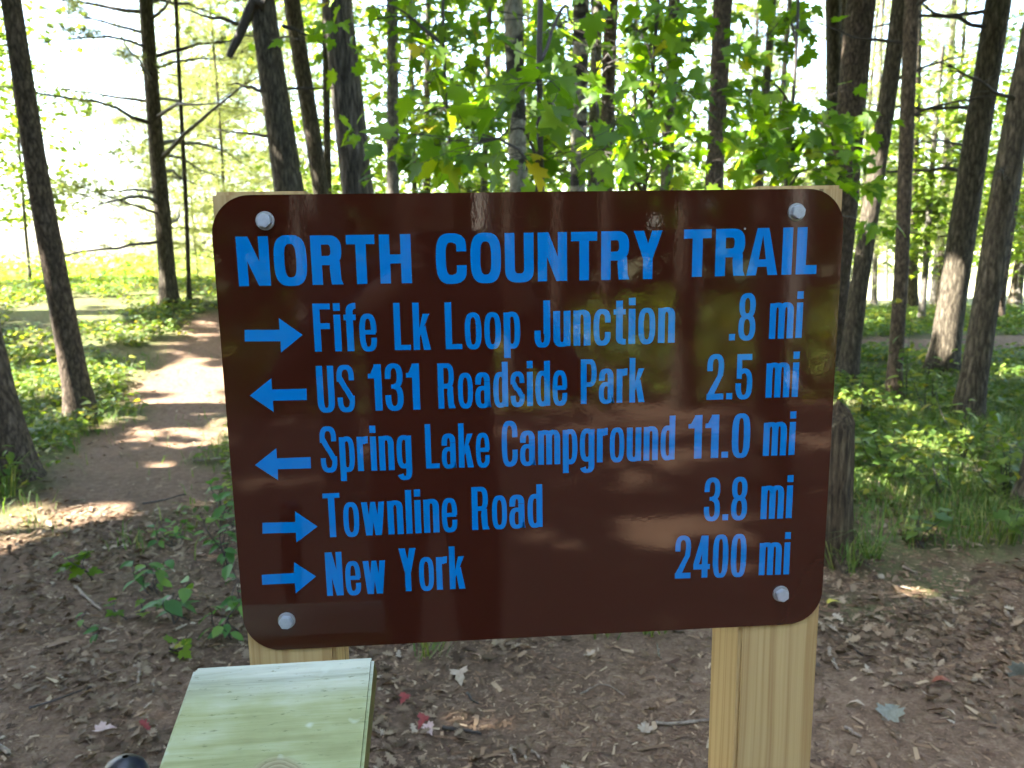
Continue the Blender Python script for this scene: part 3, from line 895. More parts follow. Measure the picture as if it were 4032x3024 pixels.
# ================================================================== THE GREEN PLANK IN FRONT
def build_register():
    base = np.array([-0.252, -0.12, 0.0])
    root = tag(empty('register_box', base), 'wooden trail register box with a sloping lid green with algae, below the sign', 'register box')
    # lid: a 2x8 board sloping towards the viewer
    bm = bmesh.new()
    w0, w1, L, th = 0.0840, 0.1000, 0.30, 0.038
    vs_ = bm_box(bm, -w0, w0, -L, 0, -th, 0)
    for v in bm.verts:
        if v.co.y < -0.1: v.co.x = v.co.x * w1 / w0 + 0.115 * v.co.y
    bmesh.ops.bevel(bm, geom=[e for e in bm.edges], offset=0.003, segments=2, affect='EDGES')
    for f in bm.faces:
        if f.normal.x > 0.8 or f.normal.x < -0.8: f.material_index = 1
    lm_ = bm_mesh('lid', bm, M['plank']); lm_.materials.append(M['mossy'])
    lid = obj('lid', lm_, root)
    lid.location = np.array([-0.2505, -0.065, ZS - 0.2075]) - base
    lid.rotation_euler = (R(40), R(0.0), R(1.0))
    bm = bmesh.new()
    c, s_ = math.cos(R(40)), math.sin(R(40))
    def pt(x, l, d): return (x, -0.065 - l * c + d * s_ - base[1], ZS - 0.2075 - l * s_ - d * c)
    prof = [(0.03, 0.0385), (0.27, 0.0385)]
    a, b2 = pt(0, *prof[0]), pt(0, *prof[1])
    zb = ZS - 0.62
    loops = []
    for x in (-0.075, 0.072):
        loops.append([bm.verts.new((x, a[1], a[2])), bm.verts.new((x, b2[1], b2[2])), bm.verts.new((x, b2[1], zb)), bm.verts.new((x, a[1], zb))])
    bm.faces.new(loops[0]); bm.faces.new(loops[1][::-1])
    for i in range(4):
        bm.faces.new((loops[0][i], loops[1][i], loops[1][(i + 1) % 4], loops[0][(i + 1) % 4]))
    bmesh.ops.recalc_face_normals(bm, faces=bm.faces)
    obj('box', bm_mesh('box', bm, M['plank']), root)
    bm = bmesh.new()
    bm_box(bm, -0.045, 0.045, -0.05 - 0.02, 0.04 - 0.02, -0.3, zb - 0.0005)
    bmesh.ops.bevel(bm, geom=[e for e in bm.edges], offset=0.003, segments=1, affect='EDGES')
    obj('leg', bm_mesh('leg', bm, M['post']), root)
build_register()

def build_pole():
    top = at_y(494, 2978, -0.27)
    top = np.array([top[0], top[1], top[2]])
    foot = np.array([top[0] - 0.10, top[1] - 0.16, height(top[0] - 0.1, top[1] - 0.16) - 0.02])
    root = tag(empty('trekking_pole', foot), 'black rounded rubber knob of a trekking pole beside the green plank', 'trekking pole')
    d = unit(foot - top)
    prof = [(0.0, 0.002), (0.0015, 0.007), (0.005, 0.0118), (0.011, 0.0152), (0.018, 0.0158), (0.026, 0.0145), (0.035, 0.0135), (0.06, 0.0138), (0.09, 0.0145), (0.12, 0.0135), (0.135, 0.0145), (0.14, 0.011)]
    v, f = tube_np([top + d * a for a, r in prof], [r for a, r in prof], 28)
    obj('grip', mesh_np('grip', v - foot, f, M['rubber'], True), root)
    v, f = tube_np([top + d * 0.138, top + d * 0.6, foot], [0.008, 0.008, 0.006], 14)
    obj('shaft', mesh_np('shaft', v - foot, f, M['shaft'], True), root)
    b = foot - d * 0.06
    v, f = tube_np([b, b + d * 0.004, b + d * 0.008], [0.01, 0.026, 0.01], 20)
    obj('basket', mesh_np('basket', v - foot, f, M['rubber'], True), root)
build_pole()

# ================================================================== SUN GAPS
# spots the photograph shows in full sun: leaf clumps are cut away sunward so light falls on them
GAPS = []
def gap(p, r): GAPS.append((np.asarray(p, float), r))
for u, v, r in ((790, 1490, 0.5), (720, 1530, 0.3), (830, 1470, 0.45), (640, 1590, 0.16), (560, 1790, 0.12), (800, 1590, 0.28), (470, 1625, 0.3), (90, 2090, 0.33), (230, 2040, 0.30), (700, 1385, 0.15), (900, 1690, 0.25),
                (300, 1480, 0.45), (180, 1530, 0.4), (120, 1380, 0.4), (500, 1320, 0.35), (600, 1180, 0.5), (250, 1180, 0.5), (60, 1180, 0.5), (420, 1150, 0.5),
                (3950, 1470, 0.45), (3400, 1290, 0.5), (3600, 1240, 0.6), (3850, 1200, 0.6), (3380, 1580, 0.25), (3480, 1720, 0.2), (3600, 1640, 0.2),
                (2520, 2970, 0.05), (2350, 2990, 0.03), (560, 2870, 0.03), (1750, 2960, 0.02)):
    gap(at_ground(u, v), r)
for u, v, Y, r in ((3690, 1330, 8.6, 0.22), (3640, 1420, 8.6, 0.16), (1335, 480, 7.6, 0.10), (1330, 700, 7.6, 0.10), (3365, 120, 8.2, 0.14), (3345, 330, 8.2, 0.12), (3420, 60, 8.2, 0.1),
                   (1750, 420, 4.4, 0.30), (1620, 330, 4.4, 0.22), (1700, 150, 4.4, 0.2), (2200, 120, 3.5, 0.2), (2480, 600, 3.5, 0.22), (2900, 550, 4.0, 0.3), (3330, 480, 4.2, 0.2), (2560, 350, 3.5, 0.25)):
    gap(at_y(u, v, Y), r)
# crowns trimmed so that sun falls on the edge of the wood
for u, v, Y, r in ((3700, 700, 17, 1.9), (4020, 800, 14.5, 1.5), (3380, 600, 20, 1.9), (3640, 950, 13.5, 1.0), (1640, 350, 13.5, 1.6), (2080, 400, 17, 1.8), (2480, 400, 14.5, 1.6), (2930, 500, 18, 1.8), (3850, 1000, 16, 1.2)):
    gap(at_y(u, v, Y), r)
# behind the camera: openings added to light what the glossy sign mirrors
for x, y, z, r in ((2.4, -8.0, 0.5, 1.5), (0.5, -7.5, 0.5, 1.1), (4.2, -8.5, 0.5, 1.5), (-1.0, -9, 0.5, 0.6), (6, -9.0, 0.6, 1.5), (3.3, -7.3, 0.8, 1.1), (1.4, -7.0, 0.6, 1.0), (1.5, -4.6, 0, 0.25), (3.2, -5.0, 0, 0.3), (0.9, -3.0, 0, 0.2), (1.6, -2.3, 0, 0.16),
                   (2.3, -3.3, 0, 0.2), (0.8, -1.9, 0, 0.12), (-1.9, -3.2, 0, 0.35), (-2.8, -4.5, 0, 0.4), (3.4, -7.0, 1.2, 0.3), (3.4, -7, 2.2, 0.3), (0.3, -10, 3.0, 0.3), (0.3, -10, 4.0, 0.3), (0.2, -10, 5.0, 0.3)):
    gap((x, y, z), r)

OPEN = np.array([0.12, -0.62, 0.78])     # cone cut from the unseen canopy to let skylight onto the sign
OPEN = OPEN / np.linalg.norm(OPEN)
for k_ in range(36):  # random openings added for sun on the mirrored shrubs and ground
    gap((rng.uniform(0.2, 9.0), rng.uniform(-14.5, -6.8), 0.5), rng.uniform(0.7, 1.3))
for k_ in range(30):
    gap((rng.uniform(-0.2, 5.0), rng.uniform(-6.5, -1.3), 0), rng.uniform(0.06, 0.26))
def carve(pos, extra=0.0):
    d = pos - np.array([0, 0, 1.3])
    keep = (d @ OPEN) / np.linalg.norm(d, axis=1) < math.cos(R(31))
    for p, r in GAPS:
        d = pos - p
        t = d @ SUN
        q = np.linalg.norm(d - t[:, None] * SUN, axis=1)
        keep &= ~((t > 0.5) & (q < r + extra))
    return keep

# ================================================================== TREES
def crown_cloud(base, z0, z1, rad, n, size, seed, tmpl=T_QUAD, shape='oak', cutframe=False, gaps=True):
    """leaf clumps spread through the crown's volume, in tiers"""
    rs = np.random.RandomState(seed)
    nc = 26
    cc = []
    for i in range(nc):
        h = (i + rs.rand()) / nc
        rr = rad * (math.sin(math.pi * (0.12 + 0.8 * h)) ** 0.7 if shape == 'oak' else (1.05 - 0.8 * h))
        a = rs.uniform(0, 2 * np.pi); q = rr * math.sqrt(rs.rand())
        cc.append((base[0] + q * math.cos(a), base[1] + q * math.sin(a), z0 + (z1 - z0) * h, 0.5 + 0.35 * rad * rs.rand()))
    cc = np.array(cc)
    idx = rs.randint(0, nc, n)
    g = rs.randn(n, 3) * 0.62
    pos = cc[idx, :3] + g * cc[idx, 3:4] * np.array([1, 1, 0.55])
    if gaps: pos = pos[carve(pos, size * 0.35)]
    if cutframe:       # lowest boughs end above what the lens takes in
        d = pos - CAM
        z = d @ FWD
        vv = 1512 + FPX * (d @ DOWN) / np.maximum(z, 0.1)
        uu = 2016 + FPX * (d @ RIGHT) / np.maximum(z, 0.1)
        pos = pos[~((z > 0.2) & (vv > -350) & (uu > -500) & (uu < 4500))]
    k = len(pos)
    return scatter(tmpl, pos, rand_dirs(k, rs, -0.5, 0.2), up_norms(k, rs, 0.55), size * rs.uniform(0.7, 1.3, k), 1.3)

def trunk_path(low, top, H_, seed, bend=0.06):
    """axis from the ground through the two seen points and on up to height H_"""
    rs = np.random.RandomState(seed)
    d = (top - low); d = d / d[2]
    gz = height(low[0], low[1])
    b = low + d * (gz - low[2])
    for _ in range(3):
        b = low + d * (height(b[0], b[1]) - low[2])
    hs = np.concatenate([[-0.25, -0.05, 0.03, 0.09, 0.17, 0.28, 0.42], np.linspace(0.6, H_, 34)])
    pts = b[None] + hs[:, None] * d[None]
    # the line through the seen points eases back to upright higher up
    seen = max(top[2] - b[2], 2.0)
    over = np.maximum(hs - seen, 0)
    pts[:, :2] -= (over[:, None] * d[None, :2]) * 0.55
    ph = rs.uniform(0, 6.28, 4)
    wob = np.minimum(hs / 2.0, 1.0).clip(0) * bend
    pts[:, 0] += wob * 0.35 * (np.sin(hs * 0.9 + ph[0]) - np.sin(ph[0])) * 0.6
    pts[:, 1] += wob * 0.7 * (np.sin(hs * 0.7 + ph[1]) - np.sin(ph[1]))
    return b, hs, pts

def limb(start, direc, length, r0, seed, sag=0.15, n=9, wander=0.08):
    rs = np.random.RandomState(seed)
    d = unit(np.asarray(direc, float))
    t = np.linspace(0, 1, n)
    p = np.asarray(start)[None] + d[None] * (t * length)[:, None]
    p[:, 2] -= sag * length * t ** 2
    p[1:] += np.cumsum(rs.randn(n - 1, 3) * wander * length / n, axis=0)
    return p, r0 * (1 - 0.85 * t)

TREES = 0
def tree(label, kind, bark, top, low, Y, crown=True, group='trees of the pine wood', H_=12.0, dead=0, needles=0, leafy=0, dead_range=(1.0, 5.0), limb_len=1.4, crown_r=2.4, name=None, side=None):
    """top, low: (u, v, width) of the trunk in photograph pixels; Y depth or None when low is the visible foot"""
    global TREES
    TREES += 1
    seed = 100 + TREES
    if Y is None:
        p = at_ground(low[0], low[1]); Y = p[1]
    lowp, topp = at_y(low[0], low[1], Y), at_y(top[0], top[1], Y)
    dl, dt_ = (lowp - CAM) @ FWD, (topp - CAM) @ FWD
    rl, rt = low[2] * dl / FPX / 2, top[2] * dt_ / FPX / 2
    return raise_tree(label, kind, bark, lowp, topp, rl, rt, seed, crown, group, H_, dead, needles, leafy, dead_range, limb_len, crown_r, name, side)

def raise_tree(label, kind, bark, lowp, topp, rl, rt, seed, crown=True, group=None, H_=12.0, dead=0, needles=0, leafy=0, dead_range=(1, 5), limb_len=1.4, crown_r=2.4, name=None, side=None, cut=True, own=True):
    rs = np.random.RandomState(seed + 1000)
    b, hs, pts = trunk_path(lowp, topp, H_, seed)
    # radius: through the two measured widths, thinning to the tip, flaring at the foot
    zl, zt = lowp[2] - b[2], topp[2] - b[2]
    sl_ = (rt - rl) / max(zt - zl, 0.5)
    sl_ = min(max(sl_, -rl * 0.12), -rl * 0.015)
    mid = (rl + rt) / 2; zm = (zl + zt) / 2
    rad = np.maximum(mid + sl_ * (hs - zm), 0.25 * mid * np.clip((H_ - hs) / H_, 0.08, 1))
    rad = rad * (1 + 0.5 * np.exp(-np.maximum(hs, 0) / 0.17))
    V, F = tube_np(pts, rad, 18, 0.028, seed)
    root = tag(empty(name or {'pine': 'pine_tree', 'oak': 'oak_tree', 'beech': 'beech_tree', 'birch': 'birch_tree', 'hardwood': 'broadleaf_tree'}[kind], b), label, 'tree', group)
    obj('trunk', mesh_np('trunk', V - b, F, M[bark], True), root)
    axis = lambda h: np.array([np.interp(h, hs, pts[:, i]) for i in range(3)])
    radat = lambda h: float(np.interp(h, hs, rad))
    # dead and living boughs
    tw = Bag(); nd = Bag(); lv = Bag()
    nb = dead + needles + leafy
    for i in range(nb):
        h = dead_range[0] + (dead_range[1] - dead_range[0]) * (i + rs.rand() * 0.8) / max(nb, 1)
        a = rs.uniform(0, 2 * np.pi) if side is None else rs.choice(side) + rs.randn() * 0.35
        d = np.array([math.cos(a), math.sin(a), rs.uniform(0.0, 0.35)])
        L = limb_len * rs.uniform(0.45, 1.15)
        st = axis(h) + d * np.array([1, 1, 0]) * radat(h) * 0.6
        kindb = 'dead' if i % max(nb, 1) in set(rs.permutation(nb)[:dead]) else ('needles' if needles else 'leafy')
        p, r = limb(st, d, L, min(0.010 + 0.010 * L, radat(h) * 0.4), seed * 31 + i, rs.uniform(-0.1, 0.25), 9, 0.12)
        if own: tw = Bag(); nd = Bag()
        v, f = tube_np(p, np.maximum(r, 0.003), 5); tw.add(v, f)
        for k in range(rs.randint(4, 9)):
            j = rs.randint(2, 8)
            dd = unit(d * 0.8 + rs.randn(3) * np.array([0.7, 0.7, 0.25]))
            p2, r2 = limb(p[j], dd, L * rs.uniform(0.12, 0.45), 0.006, seed * 77 + i * 13 + k, 0.1, 5, 0.15)
            v, f = tube_np(p2, np.maximum(r2, 0.0016), 4); tw.add(v, f)
            if kindb == 'needles':
                for q in range(3):
                    tp = p2[1 + q + (q > 0)]
                    nn = 26
                    dirs = unit(np.column_stack([rs.randn(nn), rs.randn(nn), rs.randn(nn) * 0.7 + 0.25]) + dd * 0.9)
                    v, f = scatter(T_NEEDLE, np.repeat(tp[None], nn, 0) + rs.randn(nn, 3) * 0.03, dirs, up_norms(nn, rs, 1.0), rs.uniform(0.09, 0.15, nn)); nd.add(v, f)
            elif kindb == 'leafy':
                nn = 14
                tt = p2[rs.randint(1, 5, nn)] + rs.randn(nn, 3) * np.array([0.12, 0.12, 0.06])
                v, f = scatter(T_STAR, tt, rand_dirs(nn, rs, -0.7, 0.1), up_norms(nn, rs, 0.5), rs.uniform(0.07, 0.13, nn)); lv.add(v, f)
        if own:
            br = obj('branch', tw.mesh('branch', M['twig'], True, b), root)
            if nd.n: obj('needles', nd.mesh('needles', M['needles'], False, b), br)
    if not own:
        if tw.n: tag(obj('branches', tw.mesh('branches', M['twig'], True, b), root), kind='stuff')
        if nd.n: tag(obj('needles', nd.mesh('needles', M['needles'], False, b), root), kind='stuff')
        if lv.n: tag(obj('foliage', lv.mesh('foliage', M['hardwood'], False, b), root), kind='stuff')
    if crown:
        c = axis(H_ * 0.8)
        vis = CAM[2] + 0.33 * max(b[1] + 0.76, 0) + 0.8
        z0 = max(5.2, vis) if cut else 4.6
        V, F = crown_cloud((c[0], c[1]), z0, max(H_ + 1.0, z0 + 4), crown_r * rs.uniform(0.9, 1.2), 1500 if (-17 < b[0] < -3 and -4 < b[1] < 4.5) else 850, 0.38, seed + 9, T_QUAD, 'pine' if kind == 'pine' else 'oak', cut)  # sunward crowns get extra leaves, added to deepen the foreground shade
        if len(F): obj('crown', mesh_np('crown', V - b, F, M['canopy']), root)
    return root

T_NEEDLE = (np.array([[-0.045, 0, 0], [0.045, 0, 0], [0, 1, 0]]), np.array([[0, 1, 2]]))
PI = math.pi
# --- trunks left of the sign
tree('brown pine trunk leaning left beside the trail, plants at its foot', 'pine', 'red_bark', (38, 0, 72), (322, 1640, 98), None)
tree('pine trunk cut off by the left edge, nearest on the left', 'pine', 'red_bark', (-235, 560, 104), (76, 1880, 126), None)
tree('pine standing on the bank with long bare side branches', 'pine', 'pine_bark', (583, 0, 52), (668, 1200, 64), None, dead=16, needles=12, dead_range=(0.9, 5.2), limb_len=2.3, crown_r=2.0)
tree('very thin pole tree on the bank beside the branchy pine', 'pine', 'pine_bark', (707, 0, 15), (746, 1190, 17), None, crown=False, dead=5, dead_range=(1.5, 4.5), limb_len=0.9, H_=8)
t5 = tree('dark straight trunk with a drooping broken branch, above sign corner', 'pine', 'pine_bark', (1042, 0, 98), (1140, 745, 112), 7.4, dead=4, dead_range=(2.4, 4.2), limb_len=1.3)
tree('trunk half hidden behind the trunk with the broken branch', 'pine', 'pine_bark', (1150, 0, 66), (1258, 750, 62), 10.6)
tree('slim dark trunk between two large ones above the sign', 'pine', 'pine_bark', (1283, 0, 26), (1292, 750, 30), 11.5, crown_r=1.6)
tree('thick furrowed trunk with a sunlit left flank above the sign', 'oak', 'oak_bark', (1335, 0, 118), (1412, 750, 124), 7.6)
tree('grey trunk behind maple leaves, left of the bright leaf cluster', 'hardwood', 'grey_bark', (1538, 0, 44), (1548, 750, 50), 10.0)
tree('thin distant trunk behind yellow green leaves', 'hardwood', 'grey_bark', (1688, 0, 20), (1682, 750, 34), 14.0, crown_r=1.6)
tree('thin trunk left of the pale patched one', 'hardwood', 'grey_bark', (1922, 0, 22), (1903, 750, 26), 13.0, crown_r=1.6)
tree('pale smooth trunk with dark patches above the word COUNTRY', 'beech', 'beech_bark', (2026, 0, 76), (2050, 750, 74), 8.4)
tree('greyish mossy trunk right of the pale patched one', 'beech', 'beech_bark', (2284, 0, 66), (2268, 750, 60), 9.4)
tree('slim trunk close behind the mossy one', 'hardwood', 'grey_bark', (2362, 0, 42), (2338, 750, 44), 12.5, crown_r=1.8)
tree('pinkish grey trunk between leaf sprays above the sign', 'pine', 'red_bark', (2416, 0, 58), (2392, 750, 50), 11.0)
tree('faint grey trunk behind leaves left of the dark straight trunk', 'hardwood', 'grey_bark', (2652, 0, 50), (2625, 750, 46), 12.0)
tree('dark reddish straight trunk rising behind the word TRAIL', 'pine', 'red_bark', (2838, 0, 76), (2812, 745, 68), 8.2)
tree('slim leaning trunk right of the dark reddish one', 'pine', 'grey_bark', (3052, 0, 30), (2980, 745, 40), 12.0, crown_r=1.8)
tree('thinnest leaning pole right of the slim leaning trunk', 'hardwood', 'grey_bark', (3112, 0, 18), (3040, 745, 24), 12.8, crown_r=1.5, dead=3, dead_range=(3, 5.5), limb_len=1.0)
# --- right of the sign
tree('left trunk of the dark pair over the right post', 'pine', 'pine_bark', (3276, 0, 58), (3276, 745, 62), 9.8)
tree('slimmer right trunk of the dark pair over the right post', 'pine', 'pine_bark', (3325, 0, 40), (3290, 745, 42), 11.4, crown_r=1.8)
tree('thick pine behind the right edge of the sign, patches of sun', 'pine', 'red_bark', (3412, 0, 112), (3300, 1008, 106), 8.0)
tree('leaning pine just right of the sign, foot in the undergrowth', 'pine', 'pine_bark', (3522, 0, 62), (3334, 1505, 70), None, dead=4, dead_range=(2.6, 4.6), limb_len=1.1)
tree('slender pine with a leafy sprig across its foot', 'pine', 'red_bark', (3617, 0, 54), (3518, 1560, 52), None, dead=4, dead_range=(2.6, 4.4), limb_len=1.2)
tree('pine behind the slender one, foot on the far path', 'pine', 'pine_bark', (3600, 0, 40), (3590, 1228, 46), None)
tree('pine with a brightly sunlit base beside the far path', 'pine', 'pine_bark', (3928, 0, 92), (3706, 1470, 104), None, dead=7, dead_range=(2.0, 4.6), limb_len=1.6, side=[PI, PI * 0.8])
tree('dark pine rightmost of the near row, foot among seedlings', 'pine', 'pine_bark', (4100, 0, 92), (3806, 1650, 96), None, dead=4, dead_range=(2.0, 3.6), limb_len=1.3)
tree('trunk close behind the rightmost near pine', 'pine', 'red_bark', (4035, 300, 36), (3930, 1265, 32), None)
tree('short view of a trunk by the right edge beyond the path', 'pine', 'pine_bark', (4120, 400, 38), (3985, 1220, 38), None)
tree('thin far trunk left of the slender pine', 'hardwood', 'grey_bark', (3452, 500, 18), (3442, 1205, 22), None, crown_r=1.6)
tree('thinnest far pole beyond the path', 'hardwood', 'grey_bark', (3500, 500, 11), (3490, 1180, 13), None, crown=False)
tree('far trunk left of the sunlit base pine', 'pine', 'grey_bark', (3716, 600, 26), (3676, 1215, 30), None, crown_r=1.8)
tree('dark trunk foot at the right edge of the picture', 'pine', 'pine_bark', (4190, 1500, 150), (4085, 2010, 150), None, crown_r=2.0)

# the broken branch that hangs from the dark trunk
def broken_branch():
    P_ = [at_y(u, v, 7.2) for u, v in ((1045, 20), (1000, 5), (975, 60), (955, 110), (930, 165), (900, 225))]
    V, F = tube_np(P_, [0.06, 0.055, 0.05, 0.045, 0.04, 0.03], 9, 0.05, 5)
    b = np.array(t5.location)
    o = obj('broken_branch', mesh_np('broken_branch', V - b, F, M['twig'], True), t5)
    o['label'] = 'drooping broken branch'
    bag = Bag()
    for pts in (((960, 100), (860, 70), (790, 60), (720, 25)), ((1110, 100), (1200, 130), (1290, 185)), ((1035, 360), (960, 335), (900, 325))):
        P_ = [at_y(u, v, 7.3) for u, v in pts]
        t_ = np.linspace(0, len(P_) - 1, 12)
        Q = np.array([[np.interp(x, range(len(P_)), [p[i] for p in P_]) for i in range(3)] for x in t_]) + np.random.RandomState(3).randn(12, 3) * 0.008
        v, f = tube_np(Q, np.linspace(0.022, 0.005, 12), 6)
        obj('branch', mesh_np('branch', v - b, f, M['twig'], True), t5)
broken_branch()

# --- the wood around and behind the camera: it shades the clearing and shows mirrored in the sign
def wood_around():
    rs = np.random.RandomState(21)
    spots = []
    existing = [np.array(o.location)[:2] for o in scene.objects if o.type == 'EMPTY' and o.get('category') == 'tree']
    def ok(x, y, dmin):
        if math.hypot(x, y + 0.4) < 3.4: return False
        for s in spots + existing:
            if math.hypot(x - s[0], y - s[1]) < dmin: return False
        if seg_dist(np.array(x), np.array(y), TRAIL_LEFT) < 0.8: return False
        d = np.array([x, y, 1.0]) - CAM
        if d @ FWD > 0 and abs((d @ RIGHT) / (d @ FWD)) < 0.80: return False
        return True
    tries = 0
    while len(spots) < 92 and tries < 6000:
        tries += 1
        x, y = rs.uniform(-24, 13), rs.uniform(-17, 12)
        if ok(x, y, 2.0): spots.append((x, y))
    for i, (x, y) in enumerate(spots):
        z = float(height(x, y))
        k = i % 5
        behind = y < -1
        lean = rs.randn(2) * 0.03
        low = np.array([x, y, z + 0.3]); top = low + np.array([lean[0] * 4, lean[1] * 4, 4.0])
        r = rs.uniform(0.09, 0.17)
        white = behind and k == 0
        raise_tree('birch behind the viewer, mirrored pale in the sign' if white else ('pine behind the viewer, mirrored in the sign' if behind else 'pine standing outside the picture to the side'),
                   'birch' if white else 'pine', 'birch_bark' if white else ('pine_bark' if k % 2 else 'red_bark'), low, top, r, r * 0.85, 500 + i, True,
                   'trees behind the viewer' if behind else 'trees beside the picture', rs.uniform(10.5, 13.5), crown_r=2.3)
    for x, y, r, bk in ((3.4, -7.0, 0.11, 'birch_bark'), (0.3, -10.0, 0.14, 'birch_bark'), (2.0, -6.2, 0.10, 'pine_bark'), (4.6, -8.2, 0.13, 'grey_bark'), (-1.6, -7.5, 0.12, 'grey_bark'), (1.2, -9, 0.10, 'red_bark'), (5.6, -10, 0.14, 'red_bark'), (-0.75, -3.6, 0.10, 'grey_bark')):
        low = np.array([x, y, 0.3])
        raise_tree('birch behind the viewer, mirrored pale in the sign' if bk == 'birch_bark' else 'pine behind the viewer, mirrored in the sign', 'birch' if bk == 'birch_bark' else 'pine', bk,
                   low, low + np.array([rs.randn() * 0.15, 0, 4.0]), r, r * 0.85, 700 + int(x * 10 + 50), True, 'trees behind the viewer', 12.0)
wood_around()

# --- leafy and needled trees at the edge of the wood (their crowns fill the background)
def back_tree(label, u, Y, kind, nb, zr, L, H_, w=0.09, leafn=0, seed=0):
    p = at_y(u, 1100, Y)
    z = float(height(p[0], p[1]))
    low = np.array([p[0], Y, z + 0.3]); top = low + np.array([0.05, 0, 3.0])
    root = raise_tree(label, kind, 'pine_bark' if kind == 'pine' else 'grey_bark', low, top, w, w * 0.8, 900 + seed, False, 'trees at the edge of the wood', H_,
                      0, nb if kind == 'pine' else 0, 0 if kind == 'pine' else nb, zr, L, own=False)
    if leafn:
        b = np.array(root.location)
        V, F = crown_cloud((p[0], Y), z + zr[0], z + zr[1] + 1, L, leafn, 0.115 if kind != 'pine' else 0.15, 950 + seed, T_STAR if kind != 'pine' else T_TUFT, 'oak' if kind != 'pine' else 'pine', False, False)
        obj('crown', mesh_np('crown', V - b, F, M['hardwood'] if kind != 'pine' else M['needles']), root)
def tuft():
    rs = np.random.RandomState(2)
    V, F = [], []
    for i in range(9):
        d = unit(np.array([rs.randn(), rs.rand() * 1.5 + 0.3, rs.randn() * 0.7]))
        s = unit(np.cross(d, rs.randn(3))) * 0.045
        b = len(V)
        V += [-s, s, d * rs.uniform(0.8, 1.2)]
        F.append([b, b + 1, b + 2])
    return np.array(V), np.array(F)
T_TUFT = tuft()
k = 0
for label, u, Y, kind, nb, zr, L, H_, leafn in (
    ('pale sunlit white pine just right of the branchy pine on the bank', 780, 20.0, 'pine', 30, (0.8, 8.0), 2.2, 9.5, 4200),
    ('pale sunlit white pine between the branchy pine and the dark trunk', 900, 15.0, 'pine', 40, (0.6, 7.0), 2.4, 9.0, 6000),
    ('sunlit white pine behind the trunk with the broken branch', 1180, 19.0, 'pine', 36, (0.8, 8.5), 2.6, 10.0, 5600),
    ('blue green leafy tree at the left picture edge', 120, 14.5, 'hardwood', 26, (1.2, 4.6), 1.4, 6.5, 1500),
    ('bright leafy tree behind the bright maple cluster', 1640, 13.5, 'hardwood', 40, (1.6, 7.0), 2.4, 9.0, 4600),
    ('leafy tree behind the pale patched trunk', 2080, 17.0, 'hardwood', 40, (1.2, 8.0), 2.8, 10.0, 4600),
    ('leafy tree behind the middle of the sign top', 2480, 14.5, 'hardwood', 36, (1.4, 7.0), 2.4, 9.0, 4200),
    ('pale pine behind the slim leaning trunk', 2930, 18.0, 'pine', 36, (1.0, 7.6), 2.6, 10.0, 3200),
    ('feathery pine beyond the trunks over the right post', 3380, 20.0, 'pine', 36, (1.2, 7.0), 2.6, 10.0, 3200),
    ('feathery sunlit pine between the right hand trunks', 3700, 17.0, 'pine', 36, (1.3, 6.0), 2.3, 9.0, 3000),
    ('sunlit leafy sapling between the right hand trunks', 3640, 13.5, 'hardwood', 22, (1.3, 3.6), 1.2, 5.0, 1200),
    ('yellow green leafy tree at the right picture edge', 4020, 14.5, 'hardwood', 30, (1.0, 4.6), 1.6, 7.0, 2200)):
    back_tree(label, u, Y, kind, nb, zr, L, H_, 0.03 if u < 1300 else 0.06, leafn, k); k += 1

def far_wood():
    """woods on the far side of the open ground, too far to tell tree from tree"""
    rs = np.random.RandomState(5)
    bag = Bag()
    for i in range(150):
        a = rs.uniform(-1.0, 1.0)
        d = rs.uniform(48, 80)
        x, y = d * math.sin(a), d * math.cos(a)
        h = rs.uniform(5, 11) * (0.22 if a < -0.22 else 1.0)
        n = 700
        g = rs.randn(n, 3)
        pos = np.array([x, y, -0.7 + h * 0.5]) + g * np.array([1.8, 1.8, h * 0.24])
        pos = pos[pos[:, 2] > -0.6]
        kk = len(pos)
        v, f = scatter(T_QUAD, pos, rand_dirs(kk, rs, -0.5, 0.3), up_norms(kk, rs, 0.8), rs.uniform(0.25, 0.5, kk), 1.3); bag.add(v, f)
    tag(obj('distant_wood', bag.mesh('distant_wood', M['hardwood'])), 'pale distant wood beyond the open ground', 'wood', kind='stuff')
far_wood()

def wood_behind():
    """the depth of the wood at the viewer's back"""
    rs = np.random.RandomState(6)
    bag = Bag()
    for i in range(330):
        a = R(rs.uniform(92, 268))
        d = rs.uniform(17, 36)
        x, y = d * math.sin(a), d * math.cos(a)
        n = 150
        pos = np.array([x, y, 4.2]) + rs.randn(n, 3) * np.array([1.7, 1.7, 2.8])
        pos = pos[(pos[:, 2] > 0) & carve(pos, 0.2)]
        kk = len(pos)
        v, f = scatter(T_QUAD, pos, rand_dirs(kk, rs, -0.5, 0.3), up_norms(kk, rs, 1.2), rs.uniform(0.5, 0.9, kk), 1.4); bag.add(v, f)
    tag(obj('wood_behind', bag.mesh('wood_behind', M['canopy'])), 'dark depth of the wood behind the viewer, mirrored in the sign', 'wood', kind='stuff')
wood_behind()

